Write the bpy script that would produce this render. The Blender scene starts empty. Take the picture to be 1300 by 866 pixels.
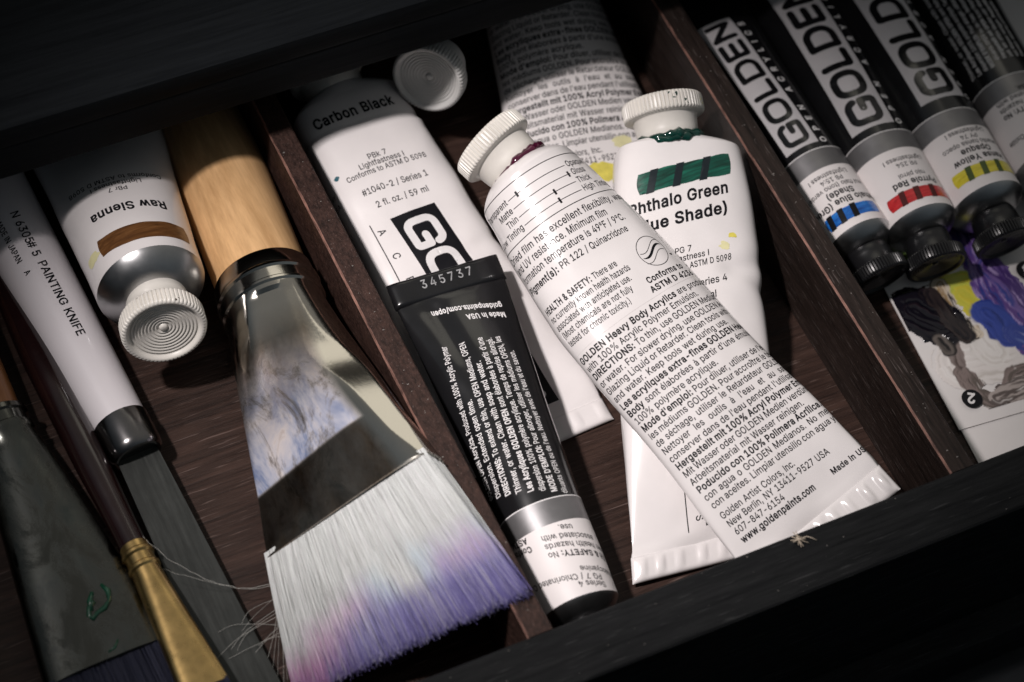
import bpy, bmesh, math, random
import numpy as np
from mathutils import Vector, Matrix, noise
from mathutils.geometry import delaunay_2d_cdt

random.seed(7)
SC = bpy.context.scene
COL = SC.collection
R = math.radians

# ------------------------------------------------------------------ camera
# world: X along the drawer's front rail, Y away from the viewer, Z up, millimetres in the builders, metres in the scene
D1 = np.array([-.4234, -.7751, .4695]); D2 = np.array([.9031, -.3176, .2898])
D1 /= np.linalg.norm(D1); D2 -= D1 * D1.dot(D2); D2 /= np.linalg.norm(D2)
UP = np.cross(D2, D1)
FPX, DIST = 3257.0, 808.0
RW = np.array([D2, D1, UP])                      # camera axes (right, down, forward) -> world
CAMPOS = -DIST * RW[:, 2]

def P(u, v, z):
    """the point at height z (mm) seen at that spot of the 1300 px wide photograph"""
    d = RW @ np.array([(u - 650) / FPX, (v - 433) / FPX, 1.0])
    return CAMPOS + d * ((z - CAMPOS[2]) / d[2])

cam = bpy.data.cameras.new('camera'); camo = bpy.data.objects.new('camera', cam); COL.objects.link(camo)
cam.sensor_width = 36; cam.lens = FPX / 1300 * 36; cam.clip_start = .05; cam.clip_end = 20
mw = Matrix.Identity(4)
for i in range(3):
    mw[i][0] = RW[i, 0]; mw[i][1] = -RW[i, 1]; mw[i][2] = -RW[i, 2]; mw[i][3] = CAMPOS[i] * .001
camo.matrix_world = mw
cam.dof.use_dof = True; cam.dof.focus_distance = .772; cam.dof.aperture_fstop = 9.5
SC.camera = camo

# ------------------------------------------------------------------ light
W = bpy.data.worlds.new('World'); SC.world = W; W.use_nodes = True
def room_light():
    # the dim room around the drawer: a paler side (window wall) behind to the right, darker towards the viewer
    t = W.node_tree; b = t.nodes['Background']
    c = t.nodes.new('ShaderNodeTexCoord'); d = t.nodes.new('ShaderNodeVectorMath'); d.operation = 'DOT_PRODUCT'
    d.inputs[1].default_value = Vector((.62, .45, .64)).normalized()
    t.links.new(c.outputs['Generated'], d.inputs[0])
    r = t.nodes.new('ShaderNodeValToRGB'); e = r.color_ramp.elements; e.new(.5)
    mr = t.nodes.new('ShaderNodeMapRange'); mr.inputs[1].default_value = -1; mr.inputs[2].default_value = 1
    t.links.new(d.outputs['Value'], mr.inputs[0]); t.links.new(mr.outputs[0], r.inputs[0])
    for q, (p, k) in zip(e, ((.32, (.085, .11, .13)), (.66, (.42, .49, .54)), (.97, (1.05, 1.02, .95)))): q.position = p; q.color = k + (1,)
    t.links.new(r.outputs[0], b.inputs[0]); b.inputs[1].default_value = .22
room_light()

def lamp(name, kind, pos, target, energy, color=(1, 1, 1), **kw):
    l = bpy.data.lights.new(name, kind); o = bpy.data.objects.new(name, l); COL.objects.link(o)
    l.energy = energy; l.color = color
    for k, v in kw.items(): setattr(l, k, v)
    o.location = Vector(pos) * .001
    o.rotation_euler = (Vector(target) - Vector(pos)).to_track_quat('-Z', 'Y').to_euler()
    return o
lamp('lamp', 'SPOT', (-515, 32, 1000), (-8, -24, 20), 63, (1, .93, .912), spot_size=R(17.4), spot_blend=1.0, shadow_soft_size=.034)
lamp('softbox', 'AREA', (255, 597, 540), (-60, -15, 40), .36, (1, .94, .80), shape='RECTANGLE', size=.34, size_y=.40)
SC.view_settings.view_transform = 'Standard'; SC.view_settings.look = 'None'
SC.view_settings.exposure = 0; SC.view_settings.gamma = 1
SC.cycles.max_bounces = 8

# ------------------------------------------------------------------ helpers
class Nodes:
    def __init__(s, name):
        s.m = bpy.data.materials.new(name); s.m.use_nodes = True
        s.t = s.m.node_tree; s.b = s.t.nodes['Principled BSDF']
    def n(s, typ, **kw):
        x = s.t.nodes.new(typ)
        for k, v in kw.items():
            if k.startswith('i_'):
                key = k[2:]; x.inputs[int(key) if key.isdigit() else key].default_value = v
            else: setattr(x, k, v)
        return x
    def l(s, a, b): s.t.links.new(a, b)
    def coord(s, scale=(1, 1, 1), out='Object', rot=(0, 0, 0), loc=(0, 0, 0)):
        c = s.n('ShaderNodeTexCoord'); mp = s.n('ShaderNodeMapping')
        mp.inputs['Scale'].default_value = scale; mp.inputs['Rotation'].default_value = rot; mp.inputs['Location'].default_value = loc
        s.l(c.outputs[out], mp.inputs[0]); return mp.outputs[0]
    def noise(s, vec, scale, detail=4, rough=.55, dist=0):
        x = s.n('ShaderNodeTexNoise'); x.inputs['Scale'].default_value = scale; x.inputs['Detail'].default_value = detail
        x.inputs['Roughness'].default_value = rough; x.inputs['Distortion'].default_value = dist
        s.l(vec, x.inputs['Vector']); return x.outputs['Fac']
    def ramp(s, fac, stops):
        x = s.n('ShaderNodeValToRGB'); e = x.color_ramp.elements
        while len(e) < len(stops): e.new(.5)
        for q, (p, c) in zip(e, stops): q.position = p; q.color = tuple(c) + (1,) if len(c) == 3 else c
        s.l(fac, x.inputs[0]); return x.outputs[0]
    def mix(s, fac, a, b, mode='MIX'):
        x = s.n('ShaderNodeMix', data_type='RGBA', blend_type=mode)
        for k, v in ((0, fac), (6, a), (7, b)):
            if hasattr(v, 'links') or hasattr(v, 'is_linked'): s.l(v, x.inputs[k])
            else: x.inputs[k].default_value = v if k == 0 else tuple(v) + (1,)
        return x.outputs[2]
    def bump(s, fac, strength, dist):
        x = s.n('ShaderNodeBump'); x.inputs['Strength'].default_value = strength; x.inputs['Distance'].default_value = dist
        s.l(fac, x.inputs['Height']); s.l(x.outputs[0], s.b.inputs['Normal'])
    def set(s, **kw):
        for k, v in kw.items():
            s.b.inputs[k.replace('_', ' ')].default_value = tuple(v) + (1,) if isinstance(v, (tuple, list)) and len(v) == 3 else v

def plain(name, color, rough=.4, metal=0.0, vary=.12, scale=220, coat=0.0, spec=.5, bump=0.0):
    k = Nodes(name); v = k.coord()
    f = k.noise(v, scale, 5, .6)
    lo = tuple(c * (1 - vary) for c in color); hi = tuple(min(1, c * (1 + vary)) for c in color)
    k.l(k.ramp(f, [(.3, lo), (.7, hi)]), k.b.inputs['Base Color'])
    r = k.n('ShaderNodeMapRange'); r.inputs[3].default_value = max(.02, rough * .8); r.inputs[4].default_value = min(1, rough * 1.25)
    k.l(k.noise(v, scale * 2.3, 4), r.inputs[0]); k.l(r.outputs[0], k.b.inputs['Roughness'])
    k.set(Metallic=metal, Coat_Weight=coat, Coat_Roughness=.12, Specular_IOR_Level=spec)
    if bump: k.bump(f, .35, bump)
    return k.m

def wood(name, dark, light, scale, rough=.4, bump=.0003, fibre=.0, coat=0.0, spec=.22):
    """scale squeezes the noise so that it runs along the grain"""
    k = Nodes(name); v = k.coord(scale)
    f = k.noise(v, 1, 8, .65, .4); g = k.noise(k.coord(tuple(s * 3.1 for s in scale)), 1, 6, .7)
    c = k.ramp(f, [(.34, dark), (.52, tuple((a + b) / 2 for a, b in zip(dark, light))), (.72, light)])
    c = k.mix(.45, c, k.ramp(g, [(.35, tuple(x * .55 for x in dark)), (.65, light)]))
    if fibre:                                     # pale scuffs along the grain
        h = k.noise(k.coord(tuple(s * 5.3 for s in scale), loc=(3, 7, 1)), 1, 3, .5)
        c = k.mix(k.ramp(h, [(.62, (0, 0, 0)), (.72, (fibre,) * 3)]), c, tuple(.10 + 2.6 * x for x in light))
    k.l(c, k.b.inputs['Base Color'])
    r = k.n('ShaderNodeMapRange'); r.inputs[3].default_value = rough * .75; r.inputs[4].default_value = rough * 1.4
    k.l(g, r.inputs[0]); k.l(r.outputs[0], k.b.inputs['Roughness']); k.set(Coat_Weight=coat, Coat_Roughness=.3, Specular_IOR_Level=spec)
    k.bump(g, .5, bump); return k.m

def thing(name, label, cat, base, group=None):
    o = bpy.data.objects.new(name, None); COL.objects.link(o); o.empty_display_size = .01
    o.location = Vector(base) * .001; o['label'] = label; o['category'] = cat
    if group: o['group'] = group
    bpy.context.view_layer.update()
    return o

def mesh(name, verts, faces, mats, parent=None, smooth=True, fmat=None, sharp=None, uv=None):
    """ONE mesh object; verts are world millimetres"""
    me = bpy.data.meshes.new(name)
    v = np.asarray(verts, dtype=float).reshape(-1, 3)
    root = parent
    off = np.zeros(3)
    while root is not None:
        off += np.array(root.location) * 1000; root = root.parent
    me.from_pydata(((v - off) * .001).tolist(), [], [list(map(int, f)) for f in faces])
    for m in (mats if isinstance(mats, (list, tuple)) else [mats]): me.materials.append(m)
    if fmat is not None: me.polygons.foreach_set('material_index', list(fmat))
    if uv is not None:
        l = me.uv_layers.new(name='UVMap'); idx = np.empty(len(me.loops), dtype=np.int32); me.loops.foreach_get('vertex_index', idx)
        l.data.foreach_set('uv', np.asarray(uv, dtype=np.float32)[idx].ravel())
    me.validate(); me.update()
    if smooth:
        me.polygons.foreach_set('use_smooth', [True] * len(me.polygons))
        if sharp: me.set_sharp_from_angle(angle=R(sharp))
    o = bpy.data.objects.new(name, me); COL.objects.link(o)
    if parent is not None: o.parent = parent
    return o

def grid_faces(nr, nc, wrap=False, base=0, flip=False):
    f = []
    for i in range(nr - 1):
        for j in range(nc if wrap else nc - 1):
            q = (base + i * nc + j, base + i * nc + (j + 1) % nc, base + (i + 1) * nc + (j + 1) % nc, base + (i + 1) * nc + j)
            f.append(q[::-1] if flip else q)
    return f

def box(name, lo, hi, m, parent=None, bev=1.0, seg=2):
    bm = bmesh.new(); bmesh.ops.create_cube(bm, size=1)
    lo = np.array(lo, float); hi = np.array(hi, float)
    for v in bm.verts:
        v.co = Vector((lo + hi) / 2 + np.array(v.co) * (hi - lo))
    if bev: bmesh.ops.bevel(bm, geom=bm.edges[:], offset=bev, segments=seg, affect='EDGES', profile=.6)
    bm.verts.index_update()
    o = mesh(name, [v.co[:] for v in bm.verts], [[v.index for v in f.verts] for f in bm.faces], m, parent, True, sharp=35)
    bm.free(); return o

def unit(v):
    v = np.asarray(v, float); return v / np.linalg.norm(v)

def frame(w, up=(0, 0, 1)):
    """w -> (side, normal) with side to the right when w runs towards the viewer"""
    w = unit(w); n = unit(np.array(up, float) - w * np.dot(up, w)); return np.cross(n, w), n

def lathe(name, prof, c, ax, m, parent, seg=96, ribs=None, fmat=None, up=(0, 0, 1), sharp=40, squash=None):
    """prof: (radius, distance along ax); ribs: (first ring, last ring, count, depth)"""
    ax = unit(ax); s, n = frame(ax, up) if abs(np.dot(ax, up)) < .99 else (np.array([1., 0, 0]), np.array([0., 1, 0]))
    if ribs: seg = ribs[2] * 4
    V = []
    for i, (r, h) in enumerate(prof):
        for j in range(seg):
            a = 2 * math.pi * j / seg; rr = r
            if ribs and ribs[0] <= i <= ribs[1]: rr = r - ribs[3] * (1 if j % 4 in (0,) else .75 if j % 4 in (1, 3) and False else 0)
            k = squash(i) if squash else (1, 1)
            V.append(np.asarray(c) + ax * h + rr * (math.cos(a) * s * k[0] + math.sin(a) * n * k[1]))
    F = grid_faces(len(prof), seg, True)
    return mesh(name, V, F, m, parent, True, sharp=sharp)

def tubepath(pts, rad, seg=8, base=0):
    """verts, faces of a round tube through pts (rad may vary)"""
    pts = [np.asarray(p, float) for p in pts]; V = []; n = len(pts)
    ref = np.array([.31, .22, .93])
    for i, p in enumerate(pts):
        t = unit(pts[min(i + 1, n - 1)] - pts[max(i - 1, 0)])
        a = unit(np.cross(t, ref)); b = np.cross(t, a); r = rad[i] if hasattr(rad, '__len__') else rad
        for j in range(seg):
            q = 2 * math.pi * j / seg; V.append(p + r * (a * math.cos(q) + b * math.sin(q)))
    F = grid_faces(n, seg, True, base)
    F.append(tuple(range(base, base + seg))[::-1]); F.append(tuple(range(base + (n - 1) * seg, base + n * seg)))
    return V, F

def sm(a, b, x):
    t = np.clip((x - a) / (b - a), 0, 1); return t * t * (3 - 2 * t)

def nz(x, y, z=0.0): return noise.noise(Vector((x, y, z)))
GLYPHS = r'''
# 440 242,0 326,509 377,509 294,0;10,140 19,192 400,192 391,140;64,0 147,509 198,509 115,0;40,316 49,368 429,368 421,316
% 676 175,283 155,284 137,289 121,297 107,308 95,320 86,335 80,351 76,369 75,388 75,412 76,431 80,448 87,464 96,479 107,492 121,503 137,511 155,515 175,517 196,515 214,511 230,503 244,492 255,479 264,464 270,448 274,431 276,412 276,388 274,369 270,351 264,335 255,320 244,308 230,297 214,289 196,284;175,327 191,329 203,335 212,346 218,358 222,372 223,388 223,412 222,428 219,441 213,454 204,464 191,470 175,473 160,470 148,464 138,454 132,441 128,428 127,412 127,388 128,372 132,358 138,346 147,335 160,329;501,-10 481,-8 462,-3 446,5 432,15 421,28 412,43 406,59 402,77 400,95 400,120 402,138 406,156 412,172 421,187 433,200 447,210 463,218 481,223 501,225 522,223 540,218 556,210 570,200 581,187 590,172 596,156 600,138 601,120 601,95 600,77 596,59 589,43 580,28 569,15 555,5 540,-3 521,-8;501,35 517,37 529,43 538,53 544,66 548,80 549,95 549,120 548,135 544,149 538,162 529,172 517,178 501,180 486,178 473,172 464,162 458,149 454,135 453,120 453,95 454,80 458,66 464,53 473,43 485,37;132,0 482,509 540,509 191,0
& 448 197,-7 165,-5 136,1 110,12 88,26 69,42 54,62 43,84 36,108 34,133 36,154 40,173 47,189 58,205 70,220 85,235 101,249 120,264 140,279 216,335 223,340 230,346 237,352 243,359 249,367 255,375 259,384 261,394 262,405 260,420 255,434 245,445 233,454 219,459 201,461 189,460 178,457 168,453 159,447 151,440 145,431 141,421 138,411 137,399 138,386 141,375 145,363 152,352 159,340 169,327 179,314 191,300 204,284 438,0 364,0 171,231 153,254 136,274 121,293 108,310 96,327 87,344 81,361 77,379 75,398 77,420 82,440 91,458 102,474 117,488 134,499 154,507 176,512 200,513 224,512 246,507 266,499 283,488 297,475 308,459 317,442 322,424 324,404 323,389 320,375 315,362 309,349 301,336 291,325 281,314 269,303 256,293 154,217 135,202 121,188 110,174 103,161 98,146 97,131 98,115 102,101 109,87 118,76 130,66 143,57 158,51 175,48 193,46 213,48 232,52 251,59 269,69 286,81 301,95 315,112 327,131 336,151 343,174 348,198 349,224 408,224 406,194 403,167 397,144 389,124 380,107 371,92 361,80 353,70 345,62 333,47 315,30 294,17 271,7 246,-1 221,-5
' 206 78,318 70,509 136,509 128,318
( 273 89,207 90,244 94,283 101,324 109,364 119,403 132,441 145,477 160,510 177,539 236,539 219,503 204,466 191,428 179,390 169,351 161,313 156,276 152,241 151,207 152,176 155,145 160,115 167,83 177,50 188,16 202,-19 218,-57 236,-96 177,-96 150,-46 128,4 111,55 99,106 92,156
) 273 37,-96 56,-56 72,-18 86,18 97,52 106,85 113,116 118,147 121,177 122,207 121,241 117,276 112,313 104,351 94,390 82,428 69,466 54,503 37,539 97,539 113,510 128,477 142,441 154,403 164,364 173,323 179,283 183,244 184,207 182,156 174,104 161,53 144,3 123,-47 97,-96
+ 453 198,34 198,364 255,364 255,34;61,172 61,226 391,226 391,172
, 188 38,-119 68,71 137,71 84,-119
- 453 337,244 337,188 114,188 114,244
. 188 95,-4 83,-3 73,1 63,9 55,18 51,29 50,41 51,53 55,64 63,73 73,81 83,85 95,87 107,85 118,81 128,73 135,64 140,53 141,41 140,29 135,18 128,9 118,1 107,-3
/ 249 235,533 71,-76 14,-76 178,533
0 453 227,-7 191,-3 158,7 130,24 105,48 85,77 69,113 57,155 50,202 48,254 50,306 57,353 69,395 85,431 106,461 130,484 159,502 191,512 227,516 262,512 295,502 323,484 348,461 368,431 384,395 396,353 403,306 405,254 403,202 396,155 384,113 368,77 348,48 323,24 295,7 263,-3;227,50 250,52 271,60 290,74 306,92 320,116 330,144 338,176 342,213 344,254 342,295 338,332 330,365 320,393 306,416 290,435 271,449 250,457 227,460 203,457 182,449 163,435 147,416 134,393 123,365 115,332 111,295 109,254 111,213 115,176 123,144 134,116 147,92 163,74 182,60 203,52
1 453 76,0 76,55 391,55 391,0;276,509 276,0 212,0 212,448 209,448 86,358 86,427 198,509
2 453 64,0 64,47 234,229 252,248 268,266 282,282 294,298 303,312 311,327 316,341 319,356 320,371 319,389 315,405 308,419 298,431 287,441 273,449 258,455 241,458 224,460 205,458 188,454 172,447 159,438 148,427 139,413 132,398 128,381 127,362 66,362 68,391 75,418 86,442 102,464 121,482 143,496 168,507 196,513 225,516 254,513 281,507 306,497 328,482 346,465 361,445 372,423 379,398 381,372 380,354 377,336 371,318 363,299 351,280 336,259 317,235 294,209 267,180 153,60 153,57 389,57 389,0
3 453 218,-7 188,-5 159,1 133,10 108,22 88,38 70,57 57,79 48,104 44,132 109,132 112,115 118,100 126,87 137,76 150,66 165,59 182,54 200,51 219,50 239,51 258,55 275,61 291,69 304,80 315,93 323,108 328,125 329,145 328,163 323,180 316,196 306,211 292,223 275,234 254,241 229,246 201,248 157,248 157,299 288,448 288,452 70,452 70,509 372,509 372,461 211,278 211,289 247,290 279,286 308,276 333,262 354,244 371,222 383,198 391,173 393,145 390,116 383,90 370,66 354,45 333,27 309,12 281,2 251,-5
4 453 40,105 40,158 247,509 311,509 109,166 109,163 413,163 413,105;282,0 282,121 282,146 282,318 343,318 343,0
5 453 221,-7 192,-5 165,1 140,11 118,25 99,41 83,60 71,82 63,105 60,130 122,130 125,115 130,102 138,89 148,78 160,68 173,60 188,54 204,51 221,50 241,51 259,56 276,64 291,75 304,89 314,104 322,122 326,141 328,162 326,183 321,203 314,221 303,237 290,251 275,262 257,270 238,275 218,277 201,276 184,273 167,268 152,262 139,255 128,246 67,253 96,509 366,509 366,452 151,452 134,301 136,301 148,311 162,318 178,325 194,330 212,333 229,334 252,332 274,328 294,321 313,311 330,299 345,285 358,269 370,251 379,231 386,210 390,187 391,163 388,132 381,102 369,76 352,52 332,32 309,15 282,3 253,-4
6 453 226,-7 196,-4 168,3 142,15 119,31 100,51 84,74 73,101 66,130 64,162 65,187 71,212 80,239 93,268 112,302 137,340 252,509 322,509 151,261 145,261 151,270 157,279 165,288 174,295 184,302 196,307 208,311 221,313 235,314 265,312 291,305 316,295 337,280 355,262 370,240 380,215 387,187 389,157 387,127 379,98 368,73 352,50 333,30 310,14 284,3 257,-4;226,48 245,50 263,55 279,63 293,73 304,86 314,101 322,119 326,137 327,157 326,178 322,196 314,213 304,228 293,241 279,251 263,259 245,264 226,265 207,264 190,259 174,252 160,241 148,229 138,214 131,197 126,179 125,158 126,138 131,119 138,102 148,86 160,73 174,63 190,55 207,50
7 453 97,0 323,448 323,452 62,452 62,509 391,509 391,449 165,0
8 453 226,-7 193,-5 163,1 136,11 111,25 91,42 74,62 62,84 54,109 52,135 53,156 58,176 65,195 75,212 87,228 101,241 117,252 134,260 153,265 153,267 129,276 109,289 93,308 80,330 73,354 70,380 73,405 79,429 90,450 106,469 124,485 146,498 170,508 197,514 226,516 255,514 282,508 306,498 328,485 346,469 361,450 373,429 379,405 382,380 379,354 372,330 359,308 343,289 323,276 300,267 300,265 319,260 335,252 351,241 365,228 377,212 387,195 395,176 399,156 401,135 398,109 391,84 378,62 362,42 341,25 317,11 289,1 259,-5;226,49 248,50 267,54 285,60 300,69 313,79 323,91 331,106 335,121 337,139 335,157 330,173 322,189 312,202 298,213 283,223 265,230 247,234 226,235 206,234 187,230 169,223 154,213 140,202 130,189 122,173 117,157 115,139 117,121 121,106 129,91 139,79 152,69 167,60 185,54 205,50;226,290 244,291 260,294 274,300 287,308 298,318 307,330 314,344 318,359 319,376 318,392 314,407 308,420 299,432 288,442 275,449 260,455 244,459 226,460 208,459 192,455 177,449 164,442 153,432 145,420 138,407 134,392 133,376 134,359 138,344 145,330 154,318 165,308 178,300 193,294 209,291
9 453 226,516 256,513 285,506 310,494 333,478 352,458 368,434 380,408 387,378 389,347 387,322 382,296 373,270 359,240 340,207 315,168 200,0 130,0 301,248 307,248 302,238 295,229 287,221 278,214 268,207 257,202 245,198 232,195 218,195 188,197 161,203 137,214 116,229 98,247 83,269 72,294 66,321 64,352 66,382 73,411 85,436 101,459 120,479 143,494 168,506 196,513;226,460 207,459 190,454 174,446 160,435 148,423 138,407 131,390 127,372 125,352 127,331 131,313 138,295 148,280 160,268 174,257 190,250 207,245 226,243 245,245 263,249 279,257 293,267 305,280 314,295 322,312 326,330 327,350 326,371 322,390 314,407 305,422 293,435 279,446 263,454 245,459
: 188 95,-4 83,-3 73,1 63,9 55,18 51,29 50,41 51,53 55,64 63,73 73,81 83,85 95,87 107,85 118,81 128,73 135,64 140,53 141,41 140,29 135,18 128,9 118,1 107,-3;95,271 83,272 73,277 63,284 55,294 51,304 50,316 51,328 55,339 63,349 73,356 83,360 95,362 107,360 118,356 128,349 135,339 140,328 141,316 140,304 135,294 128,284 118,277 107,272
; 188 38,-119 68,71 137,71 84,-119;103,271 92,272 81,277 71,284 64,294 59,304 58,316 59,328 64,339 71,349 81,356 92,360 103,362 116,360 126,356 136,349 143,339 148,328 149,316 148,304 143,294 136,284 126,277 116,272
A 480 16,0 201,509 276,509 463,0 395,0 287,302 280,323 272,346 264,372 255,402 244,438 232,478 245,478 233,437 222,402 213,371 204,345 197,322 191,302 85,0;110,142 110,199 370,199 370,142
B 456 60,0 60,509 241,509 274,507 304,501 329,491 350,477 367,461 381,442 390,421 396,398 398,374 397,353 393,336 387,320 378,307 368,295 356,286 343,278 329,272 315,267 315,262 331,260 347,254 363,245 378,234 391,220 402,203 411,184 416,161 418,136 416,111 410,88 400,67 386,48 368,31 344,18 317,8 284,2 247,0;125,57 245,57 281,60 309,67 330,80 344,96 353,115 355,137 354,153 350,169 342,184 333,197 320,209 306,218 289,225 269,229 248,231 125,231;125,285 238,285 256,287 273,290 288,296 302,304 314,314 323,326 330,340 335,355 336,372 333,393 326,412 313,429 294,442 270,449 240,452 125,452
C 510 267,-7 225,-3 186,7 150,25 119,49 92,79 70,115 53,157 44,203 40,254 44,305 53,352 70,393 92,429 119,459 150,484 186,501 225,512 267,516 293,514 317,511 340,504 362,496 383,485 402,471 419,456 435,438 448,418 459,397 467,373 473,348 408,348 404,365 397,380 389,395 380,407 369,418 357,428 344,437 330,444 315,449 300,453 284,455 267,456 237,453 209,445 184,432 161,414 141,391 125,364 113,332 106,295 103,254 106,213 113,177 125,145 141,117 161,94 184,76 210,63 237,56 267,53 284,54 300,56 315,60 330,65 344,72 357,81 369,90 380,102 389,114 397,128 404,144 408,160 473,160 467,135 459,112 448,91 435,71 420,53 402,38 383,24 363,13 341,5 317,-2 293,-6
D 502 219,0 96,0 96,57 215,57 254,60 288,68 318,81 343,99 363,122 379,149 390,181 397,216 399,255 397,294 390,329 379,361 364,388 344,410 320,428 291,441 258,449 221,452 93,452 93,509 225,509 273,505 315,495 353,478 385,455 412,426 433,391 449,351 458,306 462,255 458,205 449,159 433,119 411,83 384,54 351,31 312,14 268,3;125,509 125,0 60,0 60,509
E 419 60,0 60,509 372,509 372,452 125,452 125,286 355,286 355,229 125,229 125,57 375,57 375,0
F 410 60,0 60,509 369,509 369,452 125,452 125,278 346,278 346,221 125,221 125,0
G 520 269,-7 225,-3 185,7 149,25 118,49 91,79 69,116 53,157 43,203 40,254 43,305 53,352 69,393 91,429 117,459 149,484 184,501 223,512 265,516 291,514 316,510 340,504 363,494 384,483 403,469 421,453 436,436 449,416 460,395 468,373 474,349 408,349 402,365 395,379 387,393 378,406 368,417 356,427 344,436 330,443 315,448 300,453 283,455 265,456 236,453 209,445 183,432 160,414 141,392 125,364 113,332 106,295 103,254 106,213 113,177 125,145 141,117 161,95 184,76 210,63 238,56 269,53 296,55 322,61 345,71 365,85 382,102 396,123 407,147 413,173 415,202 434,199 283,199 283,256 478,256 478,200 475,160 466,124 451,91 431,62 406,38 377,19 344,5 308,-4
H 517 60,0 60,509 125,509 125,289 392,289 392,509 457,509 457,0 392,0 392,232 125,232 125,0
I 160 115,509 115,0 45,0 45,509
J 396 185,-7 143,-2 106,11 75,33 52,63 38,100 33,145 33,173 98,173 98,145 100,117 108,93 122,74 139,61 160,53 185,50 209,53 230,61 248,74 261,93 269,117 272,145 272,509 336,509 336,145 332,100 318,63 294,33 263,11 227,-2
K 467 104,145 104,216 116,231 128,246 139,261 151,275 162,289 174,303 187,317 199,331 212,344 364,509 448,509 231,276 228,276;60,0 60,509 125,509 125,334 124,225 125,193 125,0;372,0 188,259 228,309 449,0
L 393 60,0 60,509 125,509 125,57 361,57 361,0
M 628 60,0 60,509 152,509 277,187 280,179 284,170 287,159 291,147 295,135 299,123 303,110 307,97 311,84 315,71 319,60 322,49 307,49 311,59 314,71 318,83 322,95 326,108 330,121 334,134 338,146 342,158 346,169 349,179 352,187 476,509 568,509 568,0 504,0 504,291 504,302 504,314 504,327 505,340 505,354 505,369 505,383 506,398 506,413 506,428 507,443 507,457 513,457 508,441 503,425 498,409 492,393 487,378 482,363 477,348 472,335 467,322 463,310 459,300 456,291 342,0 286,0 170,291 167,300 163,310 159,321 155,333 150,347 145,361 140,376 134,392 129,408 124,424 118,441 112,457 119,457 119,444 120,430 120,416 120,401 121,386 121,372 121,357 121,342 122,328 122,315 122,302 122,291 122,0
N 523 60,0 60,509 136,509 343,183 349,174 355,163 363,151 371,137 379,122 388,107 396,90 405,73 414,55 405,54 403,72 402,90 401,108 400,126 399,142 399,157 399,171 399,184 399,195 399,509 463,509 463,0 387,0 202,290 194,303 186,317 177,331 168,346 159,363 148,381 136,402 123,425 108,452 119,454 120,429 121,406 122,384 123,363 124,345 124,328 125,313 125,301 125,291 125,0
O 533 267,-7 225,-3 186,7 150,25 119,49 92,79 70,115 53,157 44,203 40,254 44,305 53,352 70,393 92,429 119,459 150,484 186,501 225,512 267,516 309,512 348,501 384,484 415,459 442,429 464,393 480,352 490,305 493,254 490,203 480,157 464,115 442,79 415,49 384,25 348,7 309,-3;267,53 296,55 324,63 349,76 372,94 392,116 408,144 420,176 428,213 430,254 428,295 420,332 408,365 392,392 372,415 349,433 324,446 296,453 267,456 237,453 210,445 184,433 161,415 142,392 125,364 113,332 106,295 103,254 106,213 113,176 125,144 142,117 161,94 184,76 210,63 237,55
P 445 60,0 60,509 235,509 272,506 305,499 332,487 356,471 375,452 390,430 400,404 407,377 409,348 407,318 400,291 390,265 375,243 356,223 332,207 305,195 272,188 235,186 109,186 109,242 233,242 257,244 279,248 297,256 312,266 324,279 333,294 339,310 343,328 344,348 343,367 339,385 333,402 324,416 312,428 297,439 279,446 257,451 232,452 125,452 125,0
Q 533 245,159 313,159 369,85 384,65 468,-48 401,-48 346,27 331,46;267,-7 225,-3 186,7 150,25 119,49 92,79 70,115 53,157 44,203 40,254 44,305 53,352 70,393 92,429 119,459 150,484 186,501 225,512 267,516 309,512 348,501 384,484 415,459 442,429 464,393 480,352 490,305 493,254 490,203 480,157 464,115 442,79 415,49 384,25 348,7 309,-3;267,53 296,55 324,63 349,76 372,94 392,116 408,144 420,176 428,213 430,254 428,295 420,332 408,365 392,392 372,415 349,433 324,446 296,453 267,456 237,453 210,445 184,433 161,415 142,392 125,364 113,332 106,295 103,254 106,213 113,176 125,144 142,117 161,94 184,76 210,63 237,55
R 449 60,0 60,509 236,509 273,506 305,500 333,489 356,473 376,455 390,433 401,408 407,381 409,352 407,323 401,296 390,271 376,250 356,232 333,217 305,206 273,200 236,198 96,198 96,255 234,255 258,256 280,260 298,267 313,276 325,287 334,300 340,316 344,333 345,352 344,371 340,389 334,405 325,419 313,430 298,440 279,446 258,451 233,452 125,452 125,0;353,0 230,229 303,229 428,0
S 447 224,-9 188,-7 156,-1 128,9 102,23 81,40 64,60 51,83 42,109 38,137 104,137 108,118 114,102 123,88 136,76 150,66 166,59 185,53 204,50 224,49 246,50 267,54 286,60 303,69 317,79 329,92 338,106 344,122 346,139 344,154 340,168 332,179 322,189 310,197 296,205 280,211 263,217 245,222 184,239 145,253 112,269 86,289 67,313 56,341 52,372 54,400 62,425 75,448 92,468 113,484 138,498 165,508 195,514 227,516 259,514 289,508 316,498 340,484 360,468 377,449 390,427 398,403 401,378 337,378 332,402 320,421 302,437 280,449 254,456 225,459 204,457 185,454 167,448 152,440 139,430 129,418 121,405 117,391 115,376 117,359 122,345 131,334 142,324 155,315 169,308 184,302 198,297 212,293 264,279 279,275 295,270 312,264 328,256 344,248 359,238 372,226 384,213 395,198 402,180 407,161 408,139 406,112 399,87 386,64 370,43 349,25 323,11 294,0 261,-7
T 449 32,452 32,509 417,509 417,452 257,452 257,0 193,0 193,452
U 517 259,-8 220,-6 186,2 154,15 126,33 103,55 85,80 71,108 63,140 60,173 60,509 124,509 124,178 126,155 132,133 141,113 153,95 169,80 187,68 208,59 232,53 259,52 285,53 309,59 331,68 349,80 364,95 377,113 385,133 391,155 393,178 393,509 457,509 457,173 454,140 446,108 433,80 414,55 391,33 363,15 332,2 297,-6
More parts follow.
